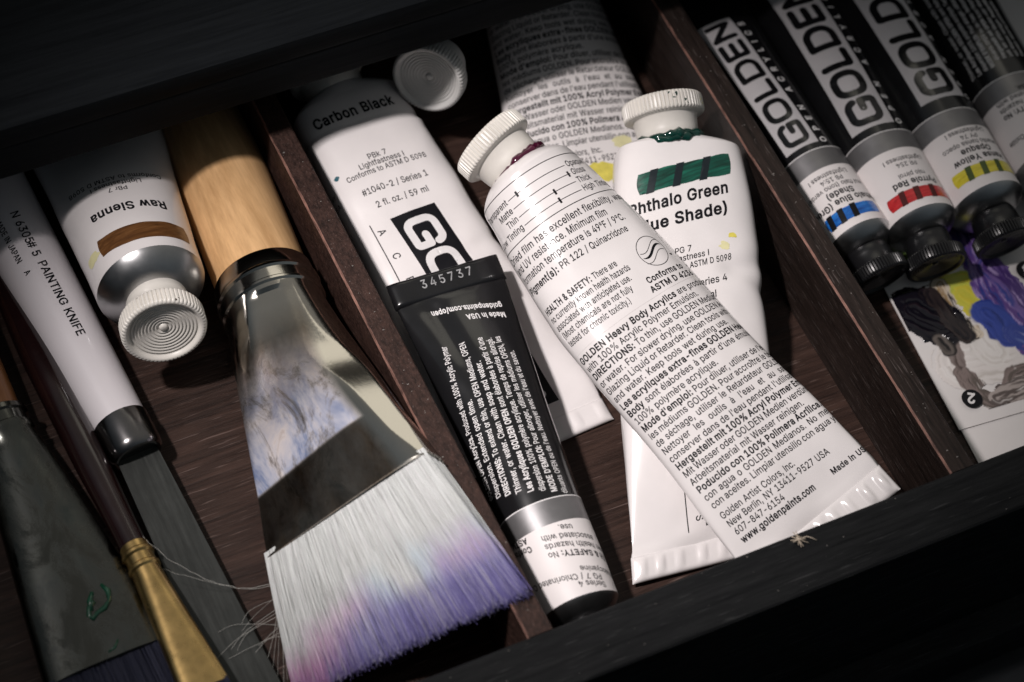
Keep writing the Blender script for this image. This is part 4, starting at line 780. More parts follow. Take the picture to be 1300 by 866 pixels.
for i in range(N_ + 1):
    s = 15 + (FLN - 15) * i / N_; t = (s - 15) / (FLN - 15); a, b, e, ro = ferrule_ring(t)
    tc_ = (Lc - 15) / (FLN - 15)
    h = 14.6 - 6.6 * min(t, tc_) / tc_ - max(0, t - tc_) / (1 - tc_) * 1.3
    rows.append((s, a, b, e, ro, h))
rows += [(FLN + .01, 29.8, 7.4, 4.6, 1, 7.1), (FLN + .5, 29.7, 7.3, 4.6, 1, 7.0), (FLN + .4, 29.0, 6.5, 4.6, 1, 6.2)]
NCH = unit(np.array([.06, -.1, .99]) - wax * np.dot(wax, [.06, -.1, .99]))     # the flat strip along the right shoulder
for s, a, b, e, ro, h in rows:
    c, sd, nn_, *_ = sec(s, a, b, e, ro)
    ring = []
    for j in range(SEG):
        q = 2 * math.pi * j / SEG; x = a * math.copysign(abs(math.cos(q)) ** (2 / e), math.cos(q)); y = b * math.copysign(abs(math.sin(q)) ** (2 / e), math.sin(q))
        cut = h + (.15 - .11 * sm(Lc, FLN, s)) * x
        if h < 50:
            kk = 1.1; hh_ = max(0., min(1., .5 + .5 * (cut - y) / kk)); y = max(cut + (y - cut) * hh_ - kk * hh_ * (1 - hh_), -h - 1.0)
        ring.append(sd * x + nn_ * y); UV.append((j / SEG, s / 100))
    ring = np.array(ring)
    if h < 50:
        dd = ring @ NCH; lim = max(a * abs(sd @ NCH), 0) if False else dd.max() - (.15 + .75 * sm(0, .5, (s - 15) / (FLN - 15))) * (1 - .9 * sm(FLN - 14, FLN, s))
        ring = ring - np.maximum(dd - lim, 0)[:, None] * NCH
    V += [c + p for p in ring]
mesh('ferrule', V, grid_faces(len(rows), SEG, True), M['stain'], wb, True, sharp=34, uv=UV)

def bristles(name, C0, S0, N0, a0, b0, C1, S1, N1, a1, b1, n, rad, m, parent, jit=2.2, seed=4, seg=7, bow=1.2, colour=None):
    rnd = random.Random(seed); V = []; F = []; UV = []; CL = []
    for k in range(n):
        x = rnd.uniform(-1, 1); y = rnd.uniform(-1, 1) if k % 3 else rnd.uniform(.55, 1)
        tx = x + rnd.gauss(0, .012); ty = y * rnd.uniform(.6, 1.1); ext = 1 + (rnd.gauss(-.01, .018) - abs(rnd.gauss(0, .02)) * jit / 2) + .02 * nz(x * 4, seed)
        edge = max(0, abs(x) - .93) * 8
        r0 = C0 + S0 * a0 * x + N0 * b0 * y; r1 = C1 + S1 * a1 * tx + N1 * b1 * ty
        w1 = rnd.gauss(0, .25); w2 = rnd.gauss(0, .25); ph = rnd.uniform(0, 6); b = len(V); hue = (rnd.random(), rnd.random()); rr = rad * rnd.uniform(.7, 1.25)
        lock = nz(x * 11, seed + 3) * .5
        for i in range(seg + 1):
            t = i / seg; e = t * ext
            p = r0 + (r1 - r0) * e + S0 * (w1 * math.sin(t * 4 + ph) * t + lock * t * t * .6) + N0 * (w2 * math.sin(t * 3 + ph) * t + bow * math.sin(math.pi * min(1, t)) * y + lock * t)
            if edge: p = p + S0 * math.copysign(edge * t * t * rnd.uniform(.2, 1), x)
            q = rr * (1 - .55 * t); cv = colour((x + 1) / 2, t * ext, hue) if colour else None
            for j in range(3):
                an = 2.0944 * j + .5; V.append(p + S0 * q * math.cos(an) + N0 * q * math.sin(an)); UV.append(((x + 1) / 2, t * ext)); CL.append(cv)
        F += [(b + i * 3 + j, b + i * 3 + (j + 1) % 3, b + i * 3 + 3 + (j + 1) % 3, b + i * 3 + 3 + j) for i in range(seg) for j in range(3)]
    o = mesh(name, V, F, m, parent, True, uv=UV)
    if colour:
        at = o.data.attributes.new('hair_colour', 'FLOAT_COLOR', 'POINT'); at.data.foreach_set('color', np.array([(*c, 1) for c in CL], dtype=np.float32).ravel())
    return o

def lerp3(a, b, f): return tuple(p + (q - p) * f for p, q in zip(a, b))
def stained(x, t, hue):
    """colour of a white hair dipped in paint again and again: pale blue, violet and pink stains near the tip"""
    c = lerp3((.58, .60, .59), (.74, .76, .75), hue[0]); c = lerp3(c, (.40, .40, .38), .5 if hue[1] < .10 else 0)
    n1 = nz(x * 3.1, t * 2.2, 1); n2 = nz(x * 5.5, t * 2.6, 5); n3 = nz(x * 2.3, t * 1.6, 9)
    q = t + .13 + .13 * n1 + .10 * (hue[0] - .5) + .10 * (x - .5)
    c = lerp3(c, (.50, .62, .70), float(sm(.60, .80, q + .12 * n3) * (.75 if x > .3 else .2) * sm(-.35, .2, n2 + (x - .4))))
    c = lerp3(c, (.62, .40, .60), float(sm(.66, .86, q + .1 * n2) * sm(-.05, .35, nz(x * 4.2, t * 2.5, 13) + (.25 if x < .3 else 0)) * .75))
    v = float(sm(.80, .98, q + .08 * n2)); c = lerp3(c, lerp3((.31, .29, .54), (.58, .30, .50), float(sm(.34, .12, x)) if x < .34 else 0), v * .95)
    c = lerp3(c, lerp3((.13, .11, .34), (.36, .16, .40), 1 if x < .14 else 0), float(sm(.93, 1.06, q + .1 * n1)) * .85)
    if hue[1] > .80: c = lerp3(c, (.70, .68, .70), .4)
    return c
k = Nodes('white_bristle_hair'); at_ = k.n('ShaderNodeAttribute', attribute_name='hair_colour'); k.l(at_.outputs['Color'], k.b.inputs['Base Color']); k.set(Roughness=.38, Specular_IOR_Level=.4)
M['hair'] = k.m
ths = unit(TB - TA); thn = np.cross(unit(TE - FE), ths)
bristles('bristles', FE - wax * 1.5, hs, np.cross(wax, hs), 28.6, 5.7, TE, ths, thn, np.linalg.norm(TB - TA) / 2, 2.6, 15000, .115, M['hair'], wb, jit=.8, colour=stained, seg=9)
k = plain('stray_hair', (.55, .54, .50), .35, vary=.05); M['stray'] = k
def hair(pts, rad=.06, parent=wb, name='stray_bristle'):
    p = []; q = [np.asarray(x, float) for x in pts]; q = [q[0]] + q + [q[-1]]
    for i in range(1, len(q) - 2):
        for s in range(8):
            t = s / 8; a, b, c, d = q[i - 1:i + 3]
            p.append(.5 * ((2 * b) + (c - a) * t + (2 * a - 5 * b + 4 * c - d) * t * t + (3 * b - a - 3 * c + d) * t ** 3))
    p.append(q[-2]); p = [a + np.array([nz(i * .31, len(p), 1), nz(i * .31, len(p), 5), nz(i * .31, len(p), 9)]) * .5 for i, a in enumerate(p)]; V, F = tubepath(p, [rad * (1.15 - .7 * i / len(p)) for i in range(len(p))], 5); return mesh(name, V, F, M['stray'], parent, True)
hair([P(352, 742, 12), P(310, 748, 14), P(270, 738, 17), P(235, 722, 19), P(190, 690, 20), P(158, 656, 20)])
hair([P(354, 738, 12), P(315, 747, 14), P(275, 741, 18), P(240, 732, 20), P(207, 723, 21)])
rnd = random.Random(3)
for i in range(9):
    a = P(358 + rnd.uniform(-3, 6), 752 + i * 7, 11); e = P(262 + rnd.uniform(-20, 45), 842 + rnd.uniform(-20, 40), FL + 1.5)
    mdl = (a + e) / 2 + np.array([rnd.uniform(-3, 3), rnd.uniform(-4, 4), 3]); hair([a, mdl, e], rnd.uniform(.035, .06))
for i in range(6):
    a = P(357 + i * 3, 745 + i * 6, 11); e = P(330 + i * 9 + rnd.uniform(-6, 6), 872 + rnd.uniform(-12, 12), FL + 4)
    hair([a, P(347 + i * 4, 790 + rnd.uniform(0, 20), 10), e], rnd.uniform(.04, .065))

# painting knife
kn_ = thing('painting_knife', 'painting knife with a white handle, dark metal collar and dull grey blade', 'painting knife', P(140, 560, FL))
A = P(-40, 190, FL + 12.5); B = P(153, 538, FL + 9.5); ax = unit(B - A); s_, n_ = frame(ax); LB = np.linalg.norm(B - A)
def ks(s, a, b, e=2): return (A + ax * s, s_, n_, a, b, e)
loft('handle', [ks(-14, .5, .5), ks(-12, 6, 6), ks(-8, 10, 10)] + [ks(LB * i / 12, 12.2 - 4.0 * i / 12, 12.0 - 4.0 * i / 12) for i in range(13)], M['knifew'], kn_, sharp=60)
loft('collar', [ks(LB - .6, 8.0, 7.8), ks(LB - .3, 8.5, 8.3), ks(LB + .5, 8.6, 8.4), ks(LB + 9.5, 8.4, 8.2), ks(LB + 11.6, 8.1, 7.9), ks(LB + 12.4, 7.3, 7.1), ks(LB + 12.3, 6.4, 6.0), ks(LB + 11.2, 6, 5.6)], M['collar'], kn_, sharp=40)
bl = [P(152, 590, FL + 8), P(202, 572, FL + 8), P(328, 814, FL + 4), P(400, 952, FL + 2.4), P(342, 985, FL + 2.4), P(272, 866, FL + 3.4)]
V = []
for z in (0, .9):
    for q in (bl[0] - ax * 6, bl[1] - ax * 6, bl[2], bl[3], bl[4], bl[5]): V.append(np.asarray(q) + np.array([0, 0, z]))
mesh('blade', V, [(5, 4, 3, 2, 1, 0), (6, 7, 8, 9, 10, 11)] + [(i, (i + 1) % 6, 6 + (i + 1) % 6, 6 + i) for i in range(6)], M['steel'], kn_, True, sharp=20)
TUBES['knife'] = None
def cyl_uv(A, ax, s_, n_, rad):
    class Cy: pass
    c = Cy()
    def at(uv, lift=0):
        uv = np.asarray(uv, float); r = np.array([rad(v) for v in uv[:, 1]]) + lift; a = uv[:, 0] / (r - lift)
        return A + ax * uv[:, 1:2] + (s_ * np.sin(a)[:, None] + n_ * np.cos(a)[:, None]) * r[:, None]
    c.at = at; return c
KNIFE = cyl_uv(A, ax, s_, n_, lambda v: 12.1 - 4.0 * v / LB)
pr = Print(KNIFE, -90, .12)

def knife_uv(u, v):
    best = None
    for uu in np.arange(-12, 13, .5):
        vv = np.arange(0, LB, .5); p = KNIFE.at(np.stack([np.full(len(vv), uu), vv], 1)); q = (p - CAMPOS) @ RW
        e = np.hypot(650 + FPX * q[:, 0] / q[:, 2] - u, 433 + FPX * q[:, 1] / q[:, 2] - v); i = e.argmin()
        if best is None or e[i] < best[0]: best = (e[i], uu, vv[i])
    return best

# slim maroon brush
mb = thing('paintbrush', 'slim brush with a glossy maroon handle and brass ferrule, beside the painting knife', 'paintbrush', P(115, 585, FL))
A2 = P(-30, 300, FL + 8); B2 = P(171, 697, FL + 12); ax2 = unit(B2 - A2); s2, n2 = frame(ax2); L2 = np.linalg.norm(B2 - A2)
def ms(s, a, b, e=2): return (A2 + ax2 * s, s2, n2, a, b, e)
loft('handle', [ms(-2, .4, .4), ms(0, 2.2, 2.2)] + [ms(L2 * t, 2.4 + 2.6 * sm(0, .45, t) - 1.0 * sm(.7, 1, t), 2.4 + 2.6 * sm(0, .45, t) - 1.0 * sm(.7, 1, t)) for t in [i / 24 for i in range(1, 25)]], M['maroon'], mb, sharp=60)
fr = [ms(L2 - 1, 3.9, 3.9), ms(L2 - .6, 4.3, 4.3), ms(L2 + 1.4, 4.35, 4.35), ms(L2 + 2.0, 4.9, 4.9), ms(L2 + 2.9, 4.9, 4.9), ms(L2 + 3.5, 4.3, 4.3), ms(L2 + 6.2, 4.3, 4.3), ms(L2 + 6.8, 4.85, 4.85), ms(L2 + 7.7, 4.85, 4.85), ms(L2 + 8.3, 4.3, 4.3)]
fr += [ms(L2 + 8.3 + 42 * t, 4.3 + 2.9 * t, 4.3 - 1.6 * t, 2 + 1.2 * t) for t in [i / 10 for i in range(1, 11)]] + [ms(L2 + 50.2, 6.6, 2.2, 3.2)]
loft('ferrule', fr, M['brass'], mb, sharp=40)
k, sp, sh, col, g = bristle_mat('dark_hair', None, [(0, (.010, .012, .03)), (1, (.02, .024, .06))]); k.l(col, k.b.inputs['Base Color']); M['hairb'] = k.m
bristles('bristles', A2 + ax2 * (L2 + 49.5), s2, n2, 6.6, 2.2, A2 + ax2 * (L2 + 68), s2, n2, 6.2, 1.0, 900, .13, M['hairb'], mb, seed=9)

# old wide brush at the left edge
ob = thing('paintbrush', 'old brush with a paint filmed steel ferrule smeared green, in the near left corner', 'paintbrush', P(100, 760, FL))
A3 = P(-3, 533, FL + 11); B3 = P(140, 846, FL + 6); ax3 = unit(B3 - A3); L3 = np.linalg.norm(B3 - A3)
e3 = P(206, 820, FL + 6) - P(72, 872, FL + 6); s3 = unit(e3 - ax3 * ax3.dot(e3)); n3 = np.cross(ax3, s3)
def os_(s, a, b, e=2): return (A3 + ax3 * s, s3, n3, a, b, e)
M['amber'] = wood('amber_handle', (.14, .055, .02), (.30, .13, .05), (120, 9, 120), .3, .00005, coat=.4)
loft('handle', [os_(-110, .5, .5), os_(-108, 4, 4)] + [os_(-100 + 101 * i / 14, 5 + 3.3 * math.sin(math.pi * (.25 + .55 * i / 14)) + 0.6 * i / 14, 5 + 3.3 * math.sin(math.pi * (.25 + .55 * i / 14)) + .6 * i / 14) for i in range(15)], M['amber'], ob, sharp=60)
M['film'] = stained_metal('paint_filmed_steel', (.10, .10, .09), [(.3, (.002, .006, .0055)), (.5, (.007, .015, .0125)), (.68, (.034, .044, .036))], rough=.12, lo=.40, hi=.66,
                          window=((.02, .2), (.2, 1), (.8, 1), (.95, 1)), side=(.05, .13, .36, .44))
fo = [os_(-1, 8.3, 8.3), os_(-.4, 9.1, 9.1), os_(1.2, 9.2, 9.2), os_(1.8, 8.5, 8.5), os_(5, 8.5, 8.5), os_(5.6, 9.2, 9.2), os_(7.2, 9.2, 9.2), os_(7.9, 8.7, 8.7)]
fo += [os_(8 + (L3 - 8) * t, 8.8 + 10.6 * t ** .9, 8.7 - 2.6 * t, 2 + .9 * t) for t in [i / 14 for i in range(1, 15)]] + [os_(L3 + .2, 18.6, 5.2, 2.9)]
loft('ferrule', fo, M['film'], ob, sharp=40)
bristles('bristles', A3 + ax3 * (L3 - .8), s3, n3, 18.2, 4.6, A3 + ax3 * (L3 + 34), s3, n3, 19.5, 1.4, 2500, .14, M['hairb'], ob, seed=14)
M['green'] = plain('dried_green_paint', (.005, .050, .026), .3, vary=.35, scale=300, coat=.3)
V = []; F = []
def on_ob(u, v, z=FL + 10.4):
    # drop onto the ferrule's upper face
    p = P(u, v, z); s = (p - A3).dot(ax3); t = (s - 8) / (L3 - 8); h = (8.7 - 2.6 * t)
    for _ in range(3):
        d = (p - A3 - ax3 * (p - A3).dot(ax3)).dot(n3); dirv = unit(p - CAMPOS); p = p + dirv * ((h * .97 - d) / dirv.dot(n3))
    return p
for pts, r in (([(128, 742), (137, 750), (139, 762), (133, 772), (124, 778), (118, 786), (113, 782), (113, 772), (119, 764)], (.5, .9)), ([(117, 752), (114, 764), (116, 776)], (.6, .9)), ([(150, 812), (146, 822), (138, 828)], (.3, .5))):
    q = [on_ob(*p) for p in pts]; v, f = tubepath(q, [r[0] + (r[1] - r[0]) * abs(math.sin(i * 1.7)) for i in range(len(q))], 8, len(V)); V += v; F += f
mesh('paint_smear', V, F, M['green'], ob, True)

# ------------------------------------------------------------------ loose cap
lc = thing('tube_cap', 'loose white screw cap leaning on edge beside the back of the white tube', 'tube cap', P(545, 118, FL))
vv = -unit(P(541, 103, 36) - CAMPOS); q = RW @ unit(np.array([-.55, .83, 0.]))
nn = unit(math.cos(R(38)) * vv + math.sin(R(38)) * q)
tube_cap(lc, P(541, 103, 37) - nn * 14.6 * .93, nn, M['capg'], .93, name='cap_shell')

# ------------------------------------------------------------------ paint chart under the small black tubes
class Flat:
    def __init__(s, o, ex, ey): s.o, s.x, s.y = np.asarray(o, float), unit(ex), unit(ey); s.z = np.cross(s.x, s.y)
    def at(s, uv, lift=0): uv = np.asarray(uv, float); return s.o + s.x * uv[:, :1] - s.y * uv[:, 1:2] + s.z * lift
    def uv(s, u, v): p = P(u, v, s.o[2]) - s.o; return (p.dot(s.x), p.dot(s.y))
def sheet(name, o, ex, ey, w, h, th, m, parent):
    V = [o + ex * x + ey * y + np.array([0, 0, z]) for z in (-th, 0) for x, y in ((0, 0), (w, 0), (w, h), (0, h))]
    return mesh(name, V, [(3, 2, 1, 0), (4, 5, 6, 7), (0, 1, 5, 4), (1, 2, 6, 5), (2, 3, 7, 6), (3, 0, 4, 7)], m, parent, False)
ZC = FL + 1.2
BL = P(1218, 546, ZC); ey = unit(P(1126, 372, ZC) - BL); ex = np.array([ey[1], -ey[0], 0])
bs = thing('paper_sheet', 'plain white paper sheet sticking out under the printed paint chart', 'paper', P(1270, 560, FL))
o2 = P(1222, 547, FL + .6) - ey * 32 - ex * .3; sheet('page', o2, ex, ey, 130, 190, .4, M['card'], bs)
ch = thing('paint_chart', 'white chart printed with smears of black, green, violet and grey paint', 'paint chart', P(1260, 450, FL))
sheet('page', BL, ex, ey, 120, 190, .5, M['card'], ch)
CH = Flat(BL, ex, ey)
STROKES = [  # path in the photograph, half width mm, palette, relief mm, raggedness
    ([(1130, 318), (1165, 318)], 7, [(.16, .30, .06), (.42, .58, .16)], .3, .3),
    ([(1222, 300), (1234, 316)], 3.2, [(.48, .25, .19), (.66, .46, .40)], .4, .3),
    ([(1224, 462), (1262, 456), (1300, 452), (1350, 448)], 9.5, [(.52, .48, .45), (.66, .62, .60), (.72, .69, .67)], .5, .35),
    ([(1240, 420), (1262, 446)], 6, [(.58, .54, .51), (.70, .67, .65)], .4, .4),
    ([(1222, 474), (1240, 498), (1262, 512), (1282, 500), (1290, 478), (1320, 466)], 3.6, [(.05, .04, .035), (.20, .155, .145), (.10, .08, .07), (.55, .50, .48)], .7, .5),
    ([(1266, 506), (1300, 492), (1340, 490)], 4.2, [(.16, .125, .115), (.36, .31, .29), (.09, .07, .065), (.60, .56, .54)], .7, .5),
    ([(1200, 362), (1222, 354), (1238, 358), (1241, 378), (1236, 392)], 3.4, [(.24, .34, .05), (.47, .50, .07), (.58, .50, .05), (.30, .42, .08)], .5, .35),
    ([(1222, 376), (1234, 386)], 3.6, [(.52, .50, .06), (.58, .50, .05)], .5, .35),
    ([(1204, 420), (1212, 440), (1220, 464)], 2.6, [(.07, .05, .045), (.20, .16, .15), (.34, .30, .28)], .4, .7),
    ([(1192, 362), (1206, 392), (1222, 410), (1238, 424)], 3.1, [(.62, .56, .50), (.02, .015, .015), (.60, .52, .42), (.30, .20, .10), (.66, .62, .60)], .5, .4),
    ([(1160, 394), (1176, 404), (1196, 412)], 8.4, [(.004, .004, .007), (.007, .006, .010), (.014, .008, .012)], 1.7, .18),
    ([(1182, 374), (1204, 404), (1226, 426)], 3.4, [(.008, .007, .010), (.03, .022, .022)], .9, .4),
    ([(1192, 432), (1204, 444)], 2.6, [(.010, .009, .010), (.12, .10, .09)], .5, .8),
    ([(1228, 298), (1244, 334), (1258, 366), (1284, 402), (1320, 446)], 6.2, [(.05, .022, .13), (.03, .04, .22), (.10, .05, .22), (.30, .22, .46), (.035, .05, .26)], .9, .35),
    ([(1252, 398), (1266, 408), (1280, 428)], 5.2, [(.016, .03, .16), (.03, .055, .28), (.02, .035, .20)], .9, .3),
    ([(1258, 340), (1280, 362), (1306, 396), (1330, 420)], 4.4, [(.34, .25, .48), (.06, .03, .15), (.16, .10, .30), (.04, .05, .24)], .9, .4),
    ([(1290, 424), (1312, 436)], 4.0, [(.10, .14, .36), (.03, .05, .25), (.28, .30, .50)], .7, .5)]
def paint_smears():
    X0, Y0 = CH.uv(1110, 330); st = .34
    S_ = [([np.array(CH.uv(*p)) for p in pts], w, pal, rl, rg, i) for i, (pts, w, pal, rl, rg) in enumerate(STROKES)]
    nx, ny = int(84 / st), int(98 / st); V = np.zeros((ny, nx, 3)); Cc = np.zeros((ny, nx, 3)); cov = np.zeros((ny, nx))
    for b in range(ny):
        for a in range(nx):
            x, y = .25 + a * st, 4 + b * st
            p = np.array([x + .5 * nz(x * .45, y * .45, 2), y + .5 * nz(x * .45, y * .45, 7)])
            h = 0; c = None; k = 0
            for pts, w, pal, rl, rg, i in S_:
                bd = 1e9; al = 0; acc = 0
                for q0, q1 in zip(pts, pts[1:]):
                    e = q1 - q0; L = math.hypot(*e); t = max(0, min(1, ((p[0] - q0[0]) * e[0] + (p[1] - q0[1]) * e[1]) / (L * L)))
                    dx, dy = p[0] - q0[0] - e[0] * t, p[1] - q0[1] - e[1] * t; d = math.hypot(dx, dy)
                    if d < bd: bd = d; al = acc + L * t; sd = math.copysign(d, e[0] * dy - e[1] * dx)
                    acc += L
                ww = w * (1 + rg * nz(al * .35, sd * .6, i * 3.1))
                if bd > ww: continue
                sv = nz(sd * .75 + i, al * .10, i * 7.7) + .35 * nz(sd * 2.2, al * .22, i * 2.3)
                f = min(.999, max(0, .5 + .62 * sv)) * (len(pal) - 1); m = int(f); col_ = lerp3(pal[m], pal[min(m + 1, len(pal) - 1)], float(sm(.2, .8, f - m)))
                al_ = float(sm(0, .55, ww - bd)); c = lerp3(c, col_, al_) if c else col_; k = max(k, al_)
                h = h * (1 - al_) + al_ * rl * (.55 + .25 * float(sm(0, 2.5, ww - bd)) + .55 * sv)
            V[b, a] = CH.o + CH.x * x + CH.y * y + np.array([0, 0, .04 + .5 * max(0, h) * k]); cov[b, a] = k; Cc[b, a] = c or (.66, .63, .62)
    F = [(b * nx + a, b * nx + a + 1, (b + 1) * nx + a + 1, (b + 1) * nx + a) for b in range(ny - 1) for a in range(nx - 1) if cov[b:b + 2, a:a + 2].min() > .02]
    used = sorted({i for f in F for i in f}); mp = {u: i for i, u in enumerate(used)}
    k = Nodes('paint_smears'); at_ = k.n('ShaderNodeAttribute', attribute_name='paint_colour'); k.l(at_.outputs['Color'], k.b.inputs['Base Color']); rr_ = k.n('ShaderNodeMapRange'); rr_.inputs[1].default_value = .0; rr_.inputs[2].default_value = .06; rr_.inputs[3].default_value = .09; rr_.inputs[4].default_value = .34; bw = k.n('ShaderNodeRGBToBW'); k.l(at_.outputs['Color'], bw.inputs[0]); k.l(bw.outputs[0], rr_.inputs[0]); k.l(rr_.outputs[0], k.b.inputs['Roughness'])
    o = mesh('paint_smear', V.reshape(-1, 3)[used], [tuple(mp[i] for i in f) for f in F], k.m, ch, True)
    at = o.data.attributes.new('paint_colour', 'FLOAT_COLOR', 'POINT'); at.data.foreach_set('color', np.concatenate([Cc.reshape(-1, 3)[used], np.ones((len(used), 1))], 1).astype(np.float32).ravel())
paint_smears()
for (u, v), r, st in (((1233, 508), 3.3, '2'), ((1303, 345), 3.6, '4')):
    pb = Print(CH, 0, 1.0 if st == '2' else .9); pw = Print(CH, 0, 1.06 if st == '2' else .96)
    x, y = CH.uv(u, v); pb.shape([[(r * math.cos(-a), r * math.sin(-a)) for a in [2 * math.pi * i / 40 for i in range(40)]]], x, -y, 1.5)
    a = R(155); h = 3.6; pw.text('*' + st, x + math.cos(a) * -1.2 + math.sin(a) * h / 2, -y - (math.sin(a) * -1.2 - math.cos(a) * h / 2), h, rot=155)
    d_ = pb.build('number_disc', M['ink'], ch); pw.build('number', M['inkw'], d_)

# lint on the rail
li = thing('lint_tuft', 'tiny tuft of pale lint caught on the front rail of the drawer', 'lint', P(1016, 686, 41))
rnd = random.Random(5); V = []; F = []
c0 = P(1014, 686, 41.2)
for i in range(16):
    d = np.array([rnd.gauss(0, .9), rnd.gauss(0, 1.3), abs(rnd.gauss(.3, .5))]); v, f = tubepath([c0 + d, c0 + d * .2 + np.array([0, 0, .4]), c0 - d * .8 + np.array([0, 0, .2 + 1.2 * abs(d[0]) * .3])], .14, 5, len(V)); V += v; F += f
v, f = tubepath([P(1016, 684, 41.4), P(1024, 681, 42), P(1031, 683, 41.6), P(1037, 686, 41.1)], .15, 5, len(V)); V += v; F += f
mesh('fibres', V, F, plain('lint', (.50, .42, .33), .8, vary=.1), li, True)

# dust
ds = []; F = []
rnd = random.Random(12)
for i in range(210):
    if i < 70: p = np.array([rnd.uniform(-150, 200), rnd.uniform(-130.5, -113.5), 40.62])
    elif i < 190: p = np.array([rnd.choice([rnd.uniform(-50.6, -44.2), rnd.uniform(86, 92.5)]), rnd.uniform(-110, 70), 40.02])
    else: p = np.array([rnd.uniform(-130, 84), rnd.uniform(-110, 60), FL + .02])
    r = min(.22, abs(rnd.gauss(.05, .07)) + .035); b = len(ds); a0 = rnd.uniform(0, 3); st = rnd.uniform(1, 2.2)
    for k_ in range(5): ds.append(p + np.array([r * st * math.cos(a0 + k_ * 1.2566), r * math.sin(a0 + k_ * 1.2566), 0]))
    ds.append(p + np.array([0, 0, r * .8])); F += [(b + k_, b + (k_ + 1) % 5, b + 5) for k_ in range(5)]
du = mesh('dust', ds, F, plain('dust_specks', (.20, .185, .17), .8, vary=.2), None, False); du['kind'] = 'stuff'; du['label'] = 'pale dust specks on the drawer wood'; du['category'] = 'dust'
# ------------------------------------------------------------------ printing on the tubes
BACK = ['*GOLDEN Heavy Body Acrylics* are produced', 'with 100% Acrylic Polymer Emulsion.', '*DIRECTIONS:* To thin, use GOLDEN Mediums', 'or water. For slower drying, use GOLDEN Acrylic',
        'Glazing Liquid or Retarder. Clean tools with soap', 'and water. Keep tools wet during use.', '*Les acryliques extra-fines* *GOLDEN Heavy*', "*Body* sont élaborées à partir d'une émulsion",
        '100% polymère acrylique.', "*Mode d'emploi:* Pour diluer, utiliser de l'eau ou", 'les médiums GOLDEN. Pour accroître le temps', 'de séchage, utiliser le Retardateur GOLDEN.',
        "Nettoyer les outils à l'eau et au savon;", "conserver dans de l'eau pendant l'utilisation.", '*Hergestellt mit 100% Acryl Polymer Emulsion.*', 'Mit Wasser oder GOLDEN Medien verdünnen.',
        'Arbeitsmaterial mit Wasser reinigen.', '*Poducido con 100% Polimera Acrílica.* Disolver', 'con agua o GOLDEN Medianos. No mezclar', 'con aceites. Limpiar utensilio con agua y jabón.']
JUST = {2, 3, 4, 6, 7, 9, 10, 11, 12, 13, 14, 15, 17, 18, 19}
FOOT = ['Golden Artist Colors, Inc.', 'New Berlin, NY 13411-9527 USA', '607-847-6154', '*www.goldenpaints.com*']
def back_label(p, ul, v1, pitch, w, size, drift=0, feet=None, fw=None):
    for i, l in enumerate(BACK):
        v = v1 + pitch * i; u = ul + drift * (v - v1)
        p.text(l, u, v, size, cond=.86, width=w if i in JUST else None)
    v = (v1 + pitch * 20.3) if feet is None else feet
    for i, l in enumerate(FOOT): p.text(l, ul + drift * (v + pitch * i - v1), v + pitch * i, size, cond=.80)

# main tube
t = TUBES['main']; p = Print(t, kv=.07)
p.line([(-30, 0), (27, 0)], .25, 0, 2.2); p.line([(-34, 0), (27, 0)], .25, 0, 17.6)
for i, (a, b, tick) in enumerate((('Transparent', 'Opaque', .16), ('Matte', 'Gloss', .97), ('Thin', 'Thick', .62), ('Low Tinting', 'High Tinting', .61))):
    v = 6.6 + 3.0 * i
    p.text(a, -15.8, v, 2.0, 'r', cond=.82); p.text(b, 7.0, v, 2.0, cond=.82)
    p.line([(-15.2, 0), (6.2, 0)], .22, 0, v - .7); x = -15.2 + 21.4 * tick
    p.shape([rect(x - .35, -.95, x + .35, .95)], 0, v - .7)
for i, (l, f) in enumerate((('Dried film has excellent flexibility, water', 53), ('and UV resistance. Minimum film', 39.5), ('formation temperature is 49°F / 9°C.', 44))):
    p.text(l, -28.4 + .3 * i, 21.6 + 3.5 * i, 2.3, fit=f - 2)
p.text('*Pigment(s):* PR 122 / Quinacridone', -27.8, 32.4, 2.15, fit=40)
for i, l in enumerate(('*HEALTH & SAFETY:* There are', 'no currently known health hazards', 'associated with anticipated use.', '(Most chemicals are not fully', 'tested for chronic toxicity.)')):
    p.text(l, -26.4 + .25 * i, 40.4 + 2.95 * i, 2.0, fit=(28, 30.5, 28.5, 26.5, 23.5)[i])
for q in (0,):
    cx, cv = 14.6, 41.2; rr = 5.2
    p.line([(rr * math.cos(a), rr * math.sin(a)) for a in [2 * math.pi * i / 48 for i in range(48)]], .22, cx, cv, closed=True)
    wave = lambda o, am, x0, x1: [(x, o + am * math.sin(x / rr * 2.6)) for x in np.linspace(x0, x1, 22)]
    p.line(wave(1.7, 1.5, -4.5, 4.4), .2, cx, cv); p.line(wave(-1.9, 1.5, -4.4, 4.5), .2, cx, cv)
    w1 = wave(.5, 1.5, -4.8, 4.9); w2 = wave(-.5, 1.5, -4.8, 4.9)
    th_ = [math.sin(math.pi * i / 21) ** .8 for i in range(22)]
    p.shape([[(a[0], (a[1] + b[1]) / 2 + .55 * k) for a, b, k in zip(w1, w2, th_)] + [(a[0], (a[1] + b[1]) / 2 - .45 * k) for a, b, k in list(zip(w1, w2, th_))[::-1]]], cx, cv)
    p.text('*™*', cx + 5.4, cv + 4.2, 1.5)
p.text('*Conforms to*', 6.2, 49.8, 1.9, fit=15.0); p.text('*ASTM D 4236*', 5.4, 52.8, 1.9, fit=18.4)
p.kv = .03
back_label(p, -26.2, 57.6, 3.0, 52.5, 2.05, .08, feet=118.6)
p.text('*Made in USA*', 13.2, 127.2, 1.75)
p.build('printed_text', M['ink'], t.th)
